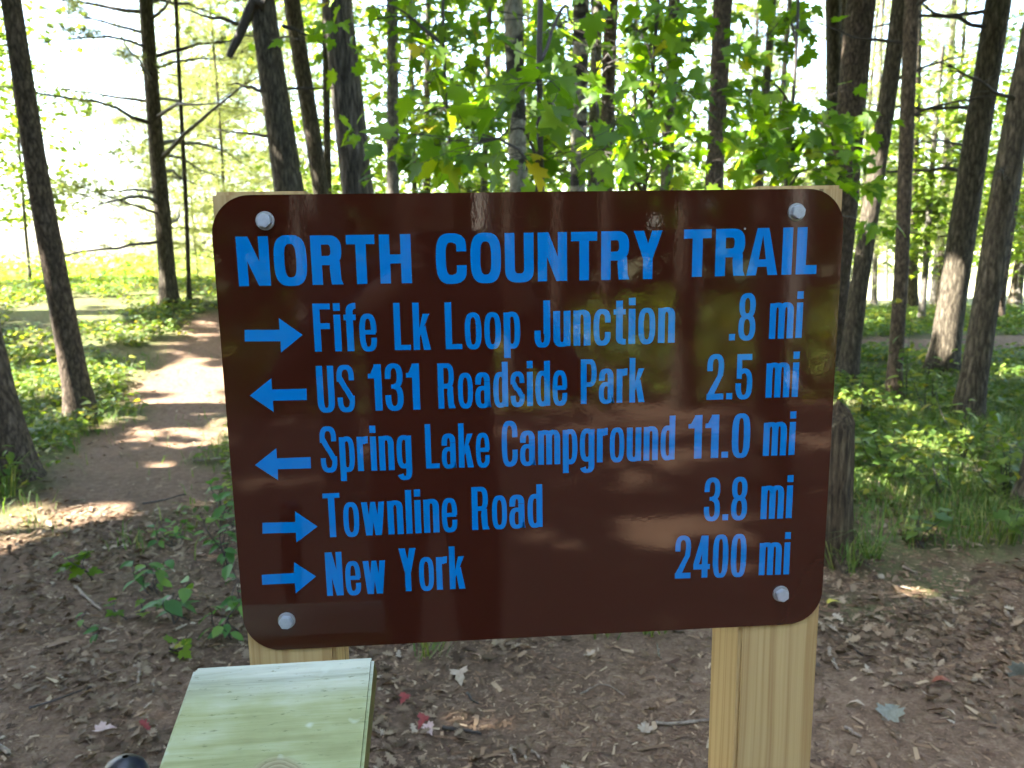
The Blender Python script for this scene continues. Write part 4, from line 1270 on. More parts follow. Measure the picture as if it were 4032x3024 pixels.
# ================================================================== MAPLE SAPLINGS BEHIND THE SIGN
LEAF_ME = [mesh_np('leaf', V, F, M['maple'], True) for V, F in T_MAPLE]
def maple(label, stem_u, Y, clusters, seed, group='maple saplings behind the sign'):
    """clusters: (u, v, depth, spread px across, spread px down, leaves, leaf size)"""
    rs = np.random.RandomState(seed)
    p = at_y(stem_u, 800, Y)
    b = np.array([p[0], Y, float(height(p[0], Y))])
    root = tag(empty('maple_sapling', b), label, 'sapling', group)
    hs = np.linspace(-0.1, 4.4, 16)
    st = b[None] + np.column_stack([0.06 * np.sin(hs * 1.3 + seed), 0.05 * np.sin(hs + seed), hs])
    V, F = tube_np(st, np.linspace(0.018, 0.006, 16), 8)
    obj('stem', mesh_np('stem', V - b, F, M['twig'], True), root)
    tw = Bag()
    for (u, v, d, su, sv, n, size) in clusters:
        c = at_y(u, v, d)
        s0 = np.array([np.interp(min(c[2] - 0.15, b[2] + 4.2), st[:, 2], st[:, i]) for i in range(3)])
        t = np.linspace(0, 1, 10)[:, None]
        q = s0 * (1 - t) + c * t
        q[:, 2] += 0.12 * np.sin(t[:, 0] * PI)
        q += np.cumsum(rs.randn(10, 3) * 0.008, axis=0)
        v_, f_ = tube_np(q, np.linspace(0.008, 0.0028, 10), 6); tw.add(v_, f_)
        for i in range(int(n * 1.4)):
            lu, lv_ = u + rs.randn() * su * 0.5, v + rs.randn() * sv * 0.5
            if min(abs(lu - 2038) - 62, abs(lu - 2276) - 52, abs(lu - 2824) - 52, abs(lu - 1395) - 75, abs(lu - 1543) - 34, abs(lu - 2400) - 36) < 0 and rs.rand() < 0.78: continue
            lp = at_y(lu, lv_, d + rs.randn() * 0.16)
            j = q[np.argmin(np.linalg.norm(q - lp, axis=1))]
            # petiole
            mid = (j + lp) / 2 + rs.randn(3) * 0.02
            v_, f_ = tube_np([j, mid, lp], [0.002, 0.0015, 0.0012], 4); tw.add(v_, f_)
            away = unit(np.array([*(lp - j)[:2], 0]) + rs.randn(3) * 0.25)
            f = unit(away + np.array([0, 0, rs.uniform(-1.0, -0.12)]))
            nrm = unit(np.array([rs.randn() * 0.45, rs.randn() * 0.45 - 0.25, 0.9]))
            s = unit(np.cross(f, nrm)); nn = np.cross(s, f)
            o = bpy.data.objects.new('leaf', LEAF_ME[rs.randint(4)])
            sz = size * rs.uniform(0.7, 1.2)
            o.matrix_basis = Matrix(((s[0] * sz, f[0] * sz, nn[0] * sz, lp[0] - b[0]), (s[1] * sz, f[1] * sz, nn[1] * sz, lp[1] - b[1]), (s[2] * sz, f[2] * sz, nn[2] * sz, lp[2] - b[2]), (0, 0, 0, 1)))
            link(o, root)
    obj('twigs', tw.mesh('twigs', M['twig'], True, b), root)
maple('maple sapling with the bright yellow green leaf cluster left of centre', 1800, 4.6,
      [(1640, 330, 4.5, 330, 260, 44, .115), (1760, 450, 4.4, 380, 200, 46, .12), (1560, 560, 4.6, 240, 240, 30, .115), (1750, 640, 4.5, 420, 160, 38, .12), (1480, 90, 4.7, 300, 200, 30, .12), (1700, 120, 4.8, 300, 200, 36, .115), (1960, 300, 4.8, 260, 360, 34, .115), (1380, 30, 4.3, 120, 60, 8, .11)], 1)
maple('maple sapling with the largest blurred leaves above the word COUNTRY', 2180, 2.5,
      [(2080, 310, 2.2, 260, 130, 13, .125), (2180, 430, 2.3, 320, 140, 18, .13), (1980, 520, 2.4, 380, 120, 16, .12), (2150, 620, 2.6, 360, 120, 20, .115), (2240, 130, 2.6, 300, 160, 16, .12), (1830, 620, 2.8, 240, 90, 12, .12)], 2)
maple('maple sapling spreading over the right half of the sign top', 2560, 3.6,
      [(2420, 480, 3.4, 300, 220, 40, .10), (2560, 620, 3.5, 400, 160, 46, .10), (2650, 330, 3.5, 300, 220, 38, .10), (2500, 150, 3.6, 380, 220, 42, .10), (2320, 640, 3.3, 240, 120, 22, .115), (2720, 80, 3.4, 240, 140, 20, .12), (2350, 300, 3.6, 240, 200, 22, .115)], 3)
maple('maple sapling whose flat leaf sprays reach past the right post', 3080, 4.2,
      [(2960, 330, 4.2, 240, 260, 26, .115), (3080, 420, 4.2, 260, 160, 26, .115), (2960, 560, 4.0, 300, 160, 34, .12), (3160, 560, 4.1, 260, 120, 28, .12), (3300, 510, 4.0, 170, 130, 20, .12), (3050, 660, 4.0, 360, 120, 34, .12), (3270, 680, 3.9, 240, 90, 22, .115), (3440, 890, 3.6, 110, 40, 9, .10), (3000, 120, 4.4, 220, 160, 20, .115), (3140, 90, 4.4, 120, 60, 8, .115)], 4)

maple('taller maple sapling filling the gaps high above the sign', 2330, 5.6,
      [(1900, 110, 5.5, 300, 200, 30, .105), (2150, 230, 5.6, 300, 220, 32, .105), (2600, 190, 5.5, 300, 220, 32, .105), (2740, 450, 5.4, 260, 260, 30, .105), (2460, 60, 5.7, 320, 160, 30, .105), (2920, 170, 5.4, 240, 220, 26, .105), (2180, 520, 5.6, 300, 240, 32, .105), (1640, 60, 5.6, 300, 160, 26, .105)], 5)

# ================================================================== UNDERGROWTH, GRASS, LITTER (uncountable)
def frustum_ok(x, y, pad=0.12, ymin=0.2):
    d = np.column_stack([x, y, np.zeros_like(x)]) - CAM
    z = d @ FWD
    return (z > 0.3) & (np.abs((d @ RIGHT) / np.maximum(z, 0.1)) < 0.66 + pad)

def sample_ground(n, x0, x1, y0, y1, rs, weight):
    x = rs.uniform(x0, x1, n); y = rs.uniform(y0, y1, n)
    w = weight(x, y)
    k = rs.rand(n) < w
    x, y = x[k], y[k]
    return x, y, height(x, y)

def ground_cover():
    rs = np.random.RandomState(31)
    bag = Bag()
    def wgt(x, y):
        path, green, field, clear = masks(x, y)
        pat = np.clip(np.where(x < 0, 0.42, 0.6) + 0.75 * vnoise(x, y, 0.9, 8) + 0.3 * vnoise(x, y, 0.3, 9), 0, 1)
        return np.where(frustum_ok(x, y), green * pat * (1 - path), 0)
    for (x0, x1, y0, y1, n, lo, hi, szl, szh) in ((-11, -0.2, 3.2, 14.6, 34000, 0.03, 0.17, 0.038, 0.075), (0.6, 12, 3.4, 16, 36000, 0.03, 0.20, 0.04, 0.075)):
        x, y, z = sample_ground(n, x0, x1, y0, y1, rs, wgt)
        for r in range(3):
            k = len(x)
            pos = np.column_stack([x + rs.randn(k) * 0.05, y + rs.randn(k) * 0.05, z + rs.uniform(lo, hi, k) * (0.4 + 0.6 * rs.rand(k))])
            v, f = scatter(T_OVAL if r else T_STAR, pos, rand_dirs(k, rs, -0.4, 0.25), up_norms(k, rs, 0.35), rs.uniform(szl, szh, k) * (0.75 + 0.05 * np.minimum(y, 9))); bag.add(v, f)
    tag(obj('ground_cover', bag.mesh('ground_cover', M['cover'])), 'low green leafy plants covering the forest floor and the bank', 'undergrowth', kind='stuff')
    # behind the camera: the green strip that the sign mirrors
    bag = Bag()
    x = rs.uniform(-7, 12, 9000); y = rs.uniform(-15.5, -6.2, 9000)
    z = height(x, y)
    pos = np.column_stack([x, y, z + 0.75 * rs.rand(9000) ** 1.4 * np.clip(0.6 + 0.6 * vnoise(x, y, 1.4, 4), 0.1, 1.2)])
    v, f = scatter(T_STAR, pos, rand_dirs(9000, rs), up_norms(9000, rs, 0.5), rs.uniform(0.14, 0.26, 9000)); bag.add(v, f)
    tag(obj('shrub_layer', bag.mesh('shrub_layer', M['cover'])), 'green shrub layer behind the viewer, mirrored in the sign', 'undergrowth', kind='stuff')

def blades(pos, rs, h, w, lean):
    k = len(pos)
    a = rs.uniform(0, 2 * PI, k)
    d = np.column_stack([np.cos(a), np.sin(a), np.zeros(k)])
    s = np.column_stack([-np.sin(a), np.cos(a), np.zeros(k)]) * (w * rs.uniform(0.6, 1.3, k))[:, None]
    H_ = h * rs.uniform(0.5, 1.3, k); Ln = lean * rs.uniform(0.3, 1.5, k) * H_
    up = np.array([0, 0, 1.0])
    p0, p1, p2 = pos, pos + d * (Ln * 0.35)[:, None] + up * (H_ * 0.65)[:, None], pos + d * Ln[:, None] * 1.3 + up * (H_ * 0.88)[:, None]
    V = np.stack([p0 - s, p0 + s, p1 + s * 0.7, p1 - s * 0.7, p2], 1).reshape(-1, 3)
    base = (np.arange(k) * 5)[:, None, None]
    F = (np.array([[0, 1, 2], [0, 2, 3], [3, 2, 4]])[None] + base).reshape(-1, 3)
    return V, F

def grass():
    rs = np.random.RandomState(41)
    bag = Bag()
    def wgt(x, y):
        path, green, field, clear = masks(x, y)
        pat = np.clip(np.where(x > 0, 0.52, 0.35) + 0.9 * vnoise(x, y, 0.7, 12), 0, 1)
        return np.where(frustum_ok(x, y), np.clip(green + 0.10 * (1 - clear), 0, 1) * pat * (1 - 0.85 * path), 0)
    for x0, x1, y0, y1, n in ((0.8, 9, 2.7, 8.0, 95000), (-7, -0.2, 2.9, 9, 42000)):
        x, y, z = sample_ground(n, x0, x1, y0, y1, rs, wgt)
        V, F = blades(np.column_stack([x, y, z - 0.005]), rs, 0.11, 0.0032, 0.8); bag.add(V, F)
    tag(obj('grass', bag.mesh('grass', M['grass'])), 'thin green grass growing among the leaf litter', 'grass', kind='stuff')

def litter():
    rs = np.random.RandomState(51)
    # fallen oak leaves, thick under the sign and along the edges of the trail
    bag = Bag()
    def wl(x, y):
        path, green, field, clear = masks(x, y)
        pat = np.clip(0.35 + 0.8 * vnoise(x, y, 0.6, 21) + 0.4 * vnoise(x, y, 0.2, 22), 0.03, 1)
        near = np.clip(smooth(9.5, 3.0, y), 0.25, 1)
        edge = 0.28 + 0.72 * smooth(0.9, 2.1, y + 0.25 * vnoise(x, y, 0.4, 23) - 0.6 * x * (x < 0))
        return np.where(frustum_ok(x, y), pat * near * edge * (1 - 0.45 * path * smooth(3.4, 4.2, y)), 0)
    for x0, x1, y0, y1, n in ((-2.6, 2.6, 0.7, 3.8, 22000), (-6, 6.5, 3.8, 10.5, 26000)):
        x, y, z = sample_ground(n, x0, x1, y0, y1, rs, wl)
        for t in range(3):
            sel = np.arange(len(x)) % 3 == t
            k = sel.sum()
            pos = np.column_stack([x[sel], y[sel], z[sel] + rs.uniform(0.002, 0.02, k)])
            v, f = scatter(T_OAK[t], pos, rand_dirs(k, rs, -0.25, 0.35), up_norms(k, rs, 0.35), rs.uniform(0.022, 0.062, k), rs.uniform(0.6, 1.2, k)); bag.add(v, f)
    tag(obj('leaf_litter', bag.mesh('leaf_litter', M['litter'])), 'brown fallen oak leaves lying on the trail and around it', 'leaf litter', kind='stuff')
    bag = Bag()
    def wc(x, y):
        pat = np.clip(0.6 + 0.6 * vnoise(x, y, 0.5, 31), 0.1, 1)
        return np.where(frustum_ok(x, y), pat * smooth(5.2, 2.2, y), 0)
    x, y, z = sample_ground(125000, -2.8, 3.0, 0.6, 5.0, rs, wc)
    k = len(x)
    pos = np.column_stack([x, y, z + rs.uniform(0.001, 0.007, k)])
    v, f = scatter(T_CHIP, pos, rand_dirs(k, rs, -0.06, 0.12), up_norms(k, rs, 0.25), np.exp(rs.randn(k) * 0.5) * 0.0165, rs.uniform(0.6, 1.4, k)); bag.add(v, f)
    tag(obj('wood_chips', bag.mesh('wood_chips', M['chips'])), 'brown wood chips and bark crumbs on the bare trail', 'wood chips', kind='stuff')
ground_cover(); grass(); litter()

# ================================================================== SINGLE PLANTS
def seedling(label, u, v, h, stems, leaves, size, seed, tmpl='oval', mat='seedling', name='seedling', spread=0.12, group='seedlings beside the trail'):
    rs = np.random.RandomState(seed)
    g = at_ground(u, v)
    g[2] = float(height(g[0], g[1]))
    root = tag(empty(name, g), label, 'plant', group)
    st, lf = Bag(), Bag()
    for i in range(stems):
        a = rs.uniform(0, 2 * PI)
        tipo = np.array([math.cos(a) * spread * rs.rand(), math.sin(a) * spread * rs.rand(), h * rs.uniform(0.55, 1.1)])
        t = np.linspace(0, 1, 7)[:, None]
        b0 = np.array([rs.randn() * 0.02, rs.randn() * 0.02, -0.01])
        q = b0 * (1 - t) + tipo * t + np.column_stack([0.02 * np.sin(t[:, 0] * 5 + i), 0.02 * np.cos(t[:, 0] * 4 + i) - 0.02, 0 * t[:, 0]])
        v_, f_ = tube_np(q, np.linspace(0.0035, 0.0015, 7), 5); st.add(v_, f_)
        k = max(3, leaves // stems)
        tt = rs.uniform(0.35, 1.0, k); tt[0] = 1.0
        pos = np.array([[np.interp(x, np.linspace(0, 1, 7), q[:, j]) for j in range(3)] for x in tt])
        d = rand_dirs(k, rs, -0.45, 0.3)
        v_, f_ = scatter({'oval': T_OVAL, 'maple': T_MAPLE[2], 'star': T_STAR, 'oak': T_OAK[2]}[tmpl], pos + d * 0.012, d, up_norms(k, rs, 0.28), size * rs.uniform(0.65, 1.2, k)); lf.add(v_, f_)
        for p_, dd in zip(pos, d):
            v_, f_ = tube_np([p_, p_ + dd * 0.014], [0.0012, 0.001], 4); st.add(v_, f_)
    obj('stem', st.mesh('stem', M['twig'], True), root)
    obj('leaves', lf.mesh('leaves', M[mat]), root)
seedling('bushy green seedling at the lower left edge of the sign', 905, 2230, 0.34, 5, 30, .075, 1)
seedling('seedling with broad blue green leaves left of the lowest bolt', 720, 2450, 0.16, 3, 14, .10, 2)
seedling('small maple seedling with yellow green leaves near the stick', 370, 2290, 0.20, 2, 12, .07, 3, 'maple', 'maple')
seedling('seedling between the maple seedling and the sign', 600, 2330, 0.16, 4, 20, .07, 4)
seedling('leafy seedling touching the sign edge beside the lowest right arrow', 930, 2400, 0.20, 3, 16, .075, 5)
seedling('compound leaved seedling beside the left post', 900, 2500, 0.14, 4, 22, .06, 6)
seedling('low yellowish seedling in the leaf litter on the left', 520, 2440, 0.10, 2, 9, .06, 7, 'maple', 'maple')
seedling('tiny green seedling below the yellowish ones', 395, 2480, 0.07, 2, 7, .05, 8)
seedling('single low seedling under the broad leaved one', 650, 2560, 0.05, 2, 5, .06, 9, 'maple', 'maple')
seedling('yellow green seedling at the foot of the leaning pine', 370, 1700, 0.28, 5, 26, .085, 10, 'maple', 'cover')
seedling('light seedling at the foot of the leftmost pine', 60, 1930, 0.28, 3, 14, .085, 11, 'oval', 'cover')
seedling('small plant in the middle of the left trail', 690, 2150, 0.16, 4, 20, .06, 12)
seedling('plant growing close to the sign at arrow height', 880, 2060, 0.26, 4, 22, .07, 13)
seedling('tall leafy sprig in front of the slender pine', 3560, 1600, 0.95, 3, 20, .11, 14, 'oval', 'cover', spread=0.2)
seedling('bush of seedlings at the sunlit pine foot', 3640, 1640, 0.55, 8, 60, .09, 15, 'oval', 'cover', spread=0.3)
seedling('seedling cluster before the dark rightmost pine', 3780, 1800, 0.42, 7, 46, .09, 16, 'oval', 'cover', spread=0.28)
seedling('leafy clump right of the stump', 3480, 1880, 0.32, 7, 46, .08, 17, 'star', 'cover', spread=0.25)
seedling('leafy clump in the shade at the right edge', 3930, 1950, 0.34, 7, 46, .08, 18, 'star', 'cover', spread=0.25)
seedling('low maple seedlings in front of the right undergrowth', 3620, 2140, 0.18, 5, 24, .085, 19, 'maple', 'cover', spread=0.2)
seedling('low maple seedling near the right picture edge', 3960, 2110, 0.18, 4, 18, .085, 20, 'maple', 'cover', spread=0.18)
seedling('bright leafy clump just right of the sign edge', 3370, 1650, 0.36, 7, 44, .085, 21, 'star', 'cover', spread=0.24)
seedling('leafy clump in the middle of the right undergrowth', 3700, 1960, 0.30, 6, 40, .085, 22, 'oval', 'cover', spread=0.25)
seedling('tall pale stalk beside the far path on the right', 3870, 1530, 0.62, 1, 6, .07, 23, 'oval', 'cover', spread=0.05)

def grass_tuft(label, u, v, n, h, seed):
    rs = np.random.RandomState(seed)
    g = at_ground(u, v); g[2] = float(height(g[0], g[1]))
    root = tag(empty('grass_tuft', g), label, 'grass tuft', 'grass tufts at the trail edge')
    V, F = blades(rs.randn(n, 3) * np.array([0.03, 0.03, 0]), rs, h, 0.0035, 1.1)
    obj('blades', mesh_np('blades', V, F, M['grass']), root)
grass_tuft('arching grass tuft just below the sign, right of the plank', 1700, 2580, 26, 0.26, 1)
grass_tuft('small grass tuft below the middle of the sign', 2370, 2500, 20, 0.13, 2)
grass_tuft('grass tuft below the sign left of the right post', 2560, 2490, 24, 0.15, 3)
grass_tuft('thin grass clump right of the right post', 3330, 2250, 46, 0.2, 4)
grass_tuft('grass clump at the foot of the stump', 3420, 2200, 46, 0.22, 5)
grass_tuft('sunlit grass at the foot of the leftmost pine', 30, 1960, 40, 0.24, 6)

# ================================================================== STUMP, STICKS, SINGLE LEAVES
def stump():
    g = at_ground(3270, 2210)
    b = np.array([g[0], g[1], float(height(g[0], g[1]))])
    root = tag(empty('tree_stump', b), 'tall rotten tree stump without bark behind the right post', 'stump')
    topz = at_y(3290, 1600, b[1])[2] - b[2]
    n, kz = 26, 22
    th = np.linspace(0, 2 * PI, n, endpoint=False)
    rs = np.random.RandomState(4)
    V = []
    ridge = 0.10 * np.sin(th * 4 + 1) + 0.08 * np.sin(th * 7) + 0.05 * rs.randn(n)
    for i in range(kz):
        h = i / (kz - 1)
        r = 0.088 * (1 + 0.45 * math.exp(-h * topz / 0.12)) * (1 - 0.06 * h)
        if h > 0.86: r *= math.sqrt(max(0.0004, 1 - ((h - 0.86) / 0.14) ** 2))
        tilt = 0.05 * np.cos(th - 0.6)
        z = (h * topz + np.where(h > 0.85, tilt * (h - 0.85) / 0.15 * 0.8, 0)) - 0.05 * (1 - h)
        rr = r * (1 + ridge * (0.5 + 0.5 * (1 - h)) + 0.02 * rs.randn(n))
        V.append(np.column_stack([rr * np.cos(th) - 0.015 * h, rr * np.sin(th), np.broadcast_to(z, (n,))]))
    V = np.concatenate(V)
    i = np.arange(kz - 1)[:, None] * n; j = np.arange(n)[None]
    F = np.stack([i + j, i + (j + 1) % n, i + n + (j + 1) % n, i + n + j], -1).reshape(-1, 4)
    obj('wood', mesh_np('wood', V, F, M['stump'], True), root)
    bag = Bag()
    for a in (0.3, 1.9, 3.4, 4.6, 5.5):
        P_ = [np.array([math.cos(a), math.sin(a), 0]) * r + np.array([0, 0, z]) for r, z in ((0.05, 0.14), (0.10, 0.05), (0.17, 0.005), (0.26, -0.04))]
        v, f = tube_np(P_, [0.035, 0.035, 0.025, 0.012], 8, 0.05, 3); bag.add(v, f)
    obj('roots', bag.mesh('roots', M['stump'], True), root)
stump()

def stick(label, u0, v0, u1, v1, r, curve=0.0, mat='stick', seed=0):
    a, b = at_ground(u0, v0), at_ground(u1, v1)
    rs = np.random.RandomState(seed + 60)
    t = np.linspace(0, 1, 10)[:, None]
    q = a * (1 - t) + b * t
    side = unit(np.cross(b - a, [0, 0, 1.0]))
    q += side * curve * np.sin(t * PI) + np.cumsum(rs.randn(10, 3), 0) * 0.0025
    q[:, 2] = height(q[:, 0], q[:, 1]) + r * 0.9 + 0.004
    c = q.mean(0)
    V, F = tube_np(q, r * np.linspace(1, 0.55, 10) * (1 + 0.12 * rs.randn(10)), 7, 0.06, seed)
    tag(obj('stick', mesh_np('stick', V - c, F, M[mat], True), None, c), label, 'stick', 'dead sticks on the trail')
stick('pale stick on the left with a broken end near the maple seedling', 300, 2325, 400, 2410, 0.009, 0, 'stick', 1)
stick('stick lying level below the sign, next to the red leaf', 1745, 2885, 1900, 2890, 0.007, 0, 'twig', 2)
stick('stick just left of the right post at the ground', 2590, 2868, 2790, 2858, 0.008, 0, 'stick', 3)
stick('thin curved vine lying below the middle of the sign', 2280, 2735, 2460, 2740, 0.003, -0.06, 'stick', 4)
stick('short pale stick right of the right post', 3265, 2570, 3300, 2648, 0.008, 0.0, 'stick', 5)
stick('stick at the right edge on the bare trail', 3950, 2420, 4040, 2490, 0.008, 0, 'stick', 6)
stick('stick lying right of the right post, nearer the camera', 3320, 2880, 3390, 2915, 0.007, 0, 'stick', 7)
stick('long dark twig on the red brown chips left of the plank', 120, 2800, 350, 2730, 0.004, 0.01, 'twig', 8)
stick('pale stick at the bottom left corner', -20, 2960, 60, 3000, 0.012, 0, 'stick', 9)
stick('arched grey vine at the left picture edge', 0, 2640, 30, 2740, 0.006, 0.05, 'stick', 10)
stick('short upright looking stick on the chips left of the plank', 553, 2660, 548, 2700, 0.006, 0, 'stick', 11)
stick('short stick left of the plank corner', 600, 2715, 612, 2745, 0.006, 0, 'stick', 12)
stick('pale twig leaning at the bottom centre', 2010, 2965, 2030, 3024, 0.006, 0, 'stick', 13)
stick('slanting pale twig at the bottom, right of centre', 2090, 2980, 2125, 3020, 0.005, 0, 'stick', 14)
stick('thin twig between the plank and the sign middle', 1840, 2745, 1880, 2780, 0.004, 0.01, 'twig', 15)
stick('dark root like stick on the left trail', 560, 1990, 720, 1955, 0.006, 0.03, 'twig', 16)
stick('stick lying in the green by the left edge of the sign', 760, 1825, 905, 1812, 0.012, 0, 'stick', 17)
stick('short stick where the right trail meets the grass', 3555, 2245, 3610, 2275, 0.010, 0, 'stick', 18)
stick('twig on the bare trail right of the right post', 3340, 2520, 3400, 2590, 0.005, 0.01, 'twig', 19)

def fallen(label, u, v, size, mat, shape, seed):
    rs = np.random.RandomState(seed)
    g = at_ground(u, v)
    V, F = {'maple': T_MAPLE[3], 'oak': T_OAK[0], 'oval': T_OVAL}[shape]
    V = V.copy(); V[:, 2] += 0.12 * np.sin(V[:, 1] * 4 + seed) + 0.15 * V[:, 0] ** 2
    V -= np.array([0, 0.5, 0])
    a = rs.uniform(0, 2 * PI)
    me = mesh_np('fallen_leaf', V * size, F, M[mat], False)
    o = obj('fallen_leaf', me, None, (g[0], g[1], float(height(g[0], g[1])) + 0.016 + 0.1 * size))
    o.rotation_euler = (rs.randn() * 0.25 + 0.2, rs.randn() * 0.3, a)
    tag(o, label, 'leaf', 'single fallen leaves')
fallen('bright red leaf at the left end of the level stick', 1662, 2870, 0.042, 'red_leaf', 'maple', 1)
fallen('small red leaf right of the green plank', 1590, 2770, 0.038, 'red_leaf', 'maple', 2)
fallen('pale leaf touching the bright red leaf', 1690, 2895, 0.04, 'pink_leaf', 'maple', 3)
fallen('pale grey leaf left of the right post', 2540, 2880, 0.05, 'tan_leaf', 'maple', 4)
fallen('folded rust red leaf on the bare trail at right', 3710, 2705, 0.075, 'rust_leaf', 'oval', 5)
fallen('large grey green leaf on the bare trail right of the post', 3510, 2820, 0.085, 'grey_leaf', 'maple', 6)
fallen('tan pointed leaf below the rust red leaf', 3705, 2825, 0.085, 'tan_leaf', 'oval', 7)
fallen('small tan star shaped leaf below the rust red leaf', 3660, 2762, 0.06, 'tan_leaf', 'maple', 8)
fallen('green leaf lying at the right picture edge', 3990, 2675, 0.08, 'grey_leaf', 'maple', 9)
fallen('pinkish leaf on the chips left of the plank', 420, 2890, 0.06, 'pink_leaf', 'maple', 10)
fallen('orange red leaf beside the knob and the plank', 575, 2890, 0.045, 'red_leaf', 'oak', 11)
fallen('tan leaf close to the right post, on the right', 3365, 2800, 0.06, 'tan_leaf', 'oval', 12)
fallen('yellow leaf at the grass edge right of the sign', 3283, 2385, 0.07, 'yellow_leaf', 'oval', 13)
fallen('grey leaf on the litter below the sign', 1810, 2690, 0.065, 'tan_leaf', 'maple', 14)
fallen('pale oak leaf below the sign middle', 2320, 2610, 0.06, 'tan_leaf', 'oak', 15)
fallen('pale oak leaf near the left of the right post', 2590, 2600, 0.065, 'grey_leaf', 'oak', 16)
fallen('small red leaf at the grass edge at right', 3660, 1845, 0.09, 'red_leaf', 'oval', 17)

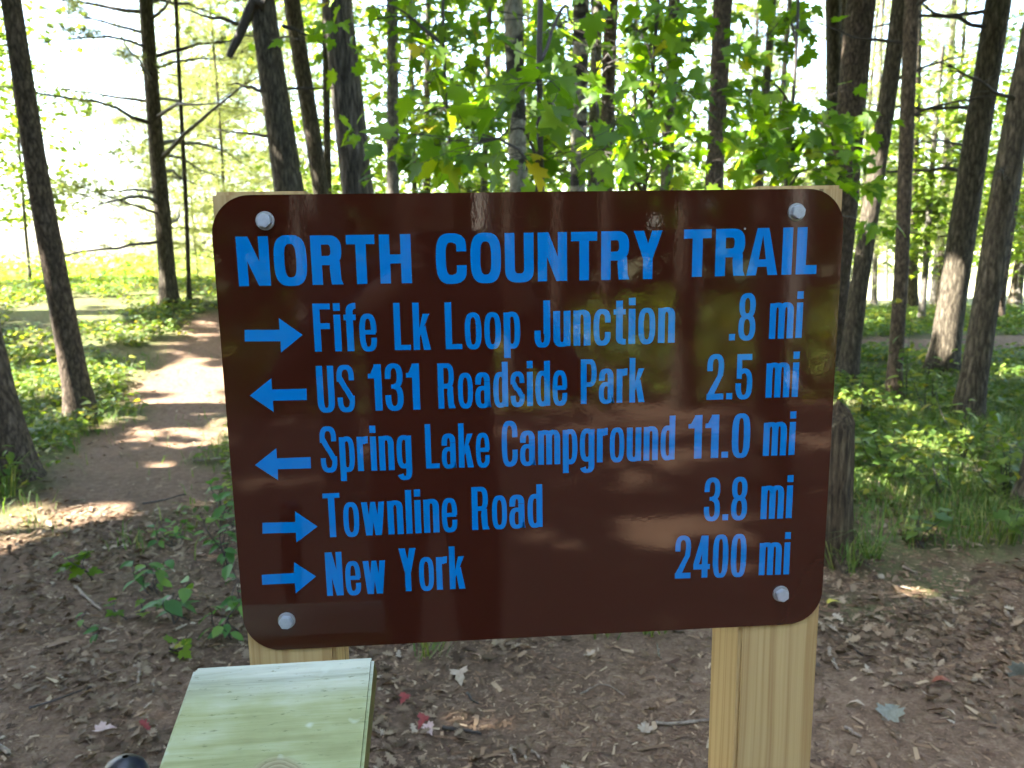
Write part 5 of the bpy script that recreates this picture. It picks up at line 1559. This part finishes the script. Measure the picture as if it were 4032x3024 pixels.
# ================================================================== THE PHOTOGRAPHER (seen only as a dark shape mirrored in the sign)
def photographer():
    cx = -0.15
    root = tag(empty('person', (cx, -1.22, float(height(cx, -1.22)))), 'person in dark jacket holding up a phone, a dark shape mirrored in the sign', 'person')
    b = np.array(root.location)
    J, E_, Rd = [], [], []
    def j(p, r, prev=None):
        J.append(np.array(p, float) - b); Rd.append(r if isinstance(r, tuple) else (r, r))
        if prev is not None: E_.append((prev, len(J) - 1))
        return len(J) - 1
    pel = j((cx, -1.24, 0.96), (0.17, 0.13))
    wai = j((cx, -1.24, 1.10), (0.16, 0.12), pel)
    che = j((cx, -1.22, 1.28), (0.19, 0.13), wai)
    sho = j((cx, -1.21, 1.42), (0.13, 0.10), che)
    nk = j((cx, -1.195, 1.50), 0.058, sho)
    h0 = j((cx, -1.175, 1.56), (0.075, 0.085), nk)
    h1 = j((cx, -1.165, 1.65), (0.083, 0.10), h0)
    h2 = j((cx, -1.175, 1.72), (0.07, 0.085), h1)
    ph = CAM + np.array([0, -0.012, -0.02])
    for sgn in (-1, 1):
        sh = j((cx + sgn * 0.18, -1.20, 1.40), 0.075, sho)
        el_ = j((cx + sgn * 0.36, -1.08, 1.16), 0.052, sh)
        fa = j((cx + sgn * 0.24, -0.95, 1.31), 0.045, el_)
        wr = j((CAM[0] + sgn * 0.105, -0.83, 1.44), 0.028, fa)
        pa = j((CAM[0] + sgn * 0.088, -0.80, 1.485), (0.03, 0.02), wr)
        for q in range(4):          # fingers curl behind the phone's edge
            z = 1.465 + q * 0.019
            k1 = j((CAM[0] + sgn * 0.085, -0.775, z), 0.0095, pa)
            k2 = j((CAM[0] + sgn * 0.074, -0.762, z + 0.002), 0.0085, k1)
            j((CAM[0] + sgn * (0.056 + 0.004 * (q % 2)), -0.7665, z + 0.003), 0.0075, k2)
        t1 = j((CAM[0] + sgn * 0.078, -0.81, 1.468), 0.011, pa)
        j((CAM[0] + sgn * 0.055, -0.795, 1.480), 0.009, t1)
        hp = j((cx + sgn * 0.095, -1.24, 0.88), 0.095, pel)
        kn = j((cx + sgn * 0.11, -1.21, 0.50), 0.065, hp)
        an = j((cx + sgn * 0.12, -1.26, 0.10), 0.045, kn)
        j((cx + sgn * 0.13, -1.10, 0.045), (0.045, 0.035), an)
    me = bpy.data.meshes.new('body')
    me.from_pydata([tuple(p) for p in J], E_, [])
    o = obj('body', me, root)
    sk = o.modifiers.new('skin', 'SKIN')
    lay = me.skin_vertices[0].data if me.skin_vertices else None
    if lay is None:
        bpy.context.view_layer.objects.active = o
        bm = bmesh.new(); bm.from_mesh(me); bm.verts.layers.skin.verify(); bm.to_mesh(me); bm.free()
        lay = me.skin_vertices[0].data
    for i, r in enumerate(Rd):
        lay[i].radius = r
        lay[i].use_root = (i == 0)
    ss = o.modifiers.new('smooth', 'SUBSURF'); ss.levels = 1; ss.render_levels = 2
    dg = bpy.context.evaluated_depsgraph_get()
    ev = bpy.data.meshes.new_from_object(o.evaluated_get(dg))
    o.modifiers.clear(); o.data = ev; ev.name = 'body'
    for m_ in ('jacket', 'trousers', 'skin'): ev.materials.append(M[m_])
    for p in ev.polygons:
        c = np.array(p.center) + b
        hand = c[1] > -0.86
        p.material_index = 2 if (c[2] > 1.50 and c[1] < -1.0) or hand else (1 if c[2] < 0.95 else 0)
        p.use_smooth = True
    # hair, face, phone
    bm = bmesh.new()
    bmesh.ops.create_uvsphere(bm, u_segments=20, v_segments=12, radius=0.1)
    for v in bm.verts:
        v.co = Vector((v.co.x * 0.93, v.co.y * 1.12 - 0.012, v.co.z * 1.02 + 0.022))
    bmesh.ops.delete(bm, geom=[v for v in bm.verts if v.co.z < -0.045 or (v.co.y > 0.055 and v.co.z < 0.06)], context='VERTS')
    obj('hair', bm_mesh('hair', bm, M['hair'], True), root, np.array([cx, -1.172, 1.665]) - b)
    bm = bmesh.new()
    for pts, rad in (([(0, 0.10, 0.02), (0, 0.125, -0.02), (0, 0.10, -0.03)], [0.008, 0.014, 0.009]),):
        v_, f_ = tube_np(pts, rad, 8)
    obj('nose', mesh_np('nose', v_, f_, M['skin'], True), root, np.array([cx, -1.17, 1.645]) - b)
    for nm, pts, r, mt in (('eye', [(-0.045, 0.085, 0.03), (-0.022, 0.097, 0.03)], 0.009, 'hair'), ('eye', [(0.022, 0.097, 0.03), (0.045, 0.085, 0.03)], 0.009, 'hair'), ('mouth', [(-0.025, 0.094, -0.058), (0, 0.10, -0.06), (0.025, 0.094, -0.058)], 0.006, 'rust_leaf'),
                           ('ear', [(-0.088, 0, 0.03), (-0.09, 0, -0.02)], 0.014, 'skin'), ('ear', [(0.088, 0, 0.03), (0.09, 0, -0.02)], 0.014, 'skin')):
        v_, f_ = tube_np(pts, [r] * len(pts), 8)
        obj(nm, mesh_np(nm, v_, f_, M[mt], True), root, np.array([cx, -1.17, 1.645]) - b)
    bm = bmesh.new()
    bm_box(bm, -0.074, 0.074, -0.004, 0.004, -0.0365, 0.0365)
    bmesh.ops.bevel(bm, geom=list(bm.edges), offset=0.003, segments=2, affect='EDGES')
    pho = obj('phone', bm_mesh('phone', bm, M['phone']), None, CAM + np.array([0.0, -0.012, -0.003]))
    pho.rotation_euler = (R(-10), 0, R(-3.9))
    tag(pho, 'black phone held level in both hands of the person mirrored in the sign', 'phone')
photographer()
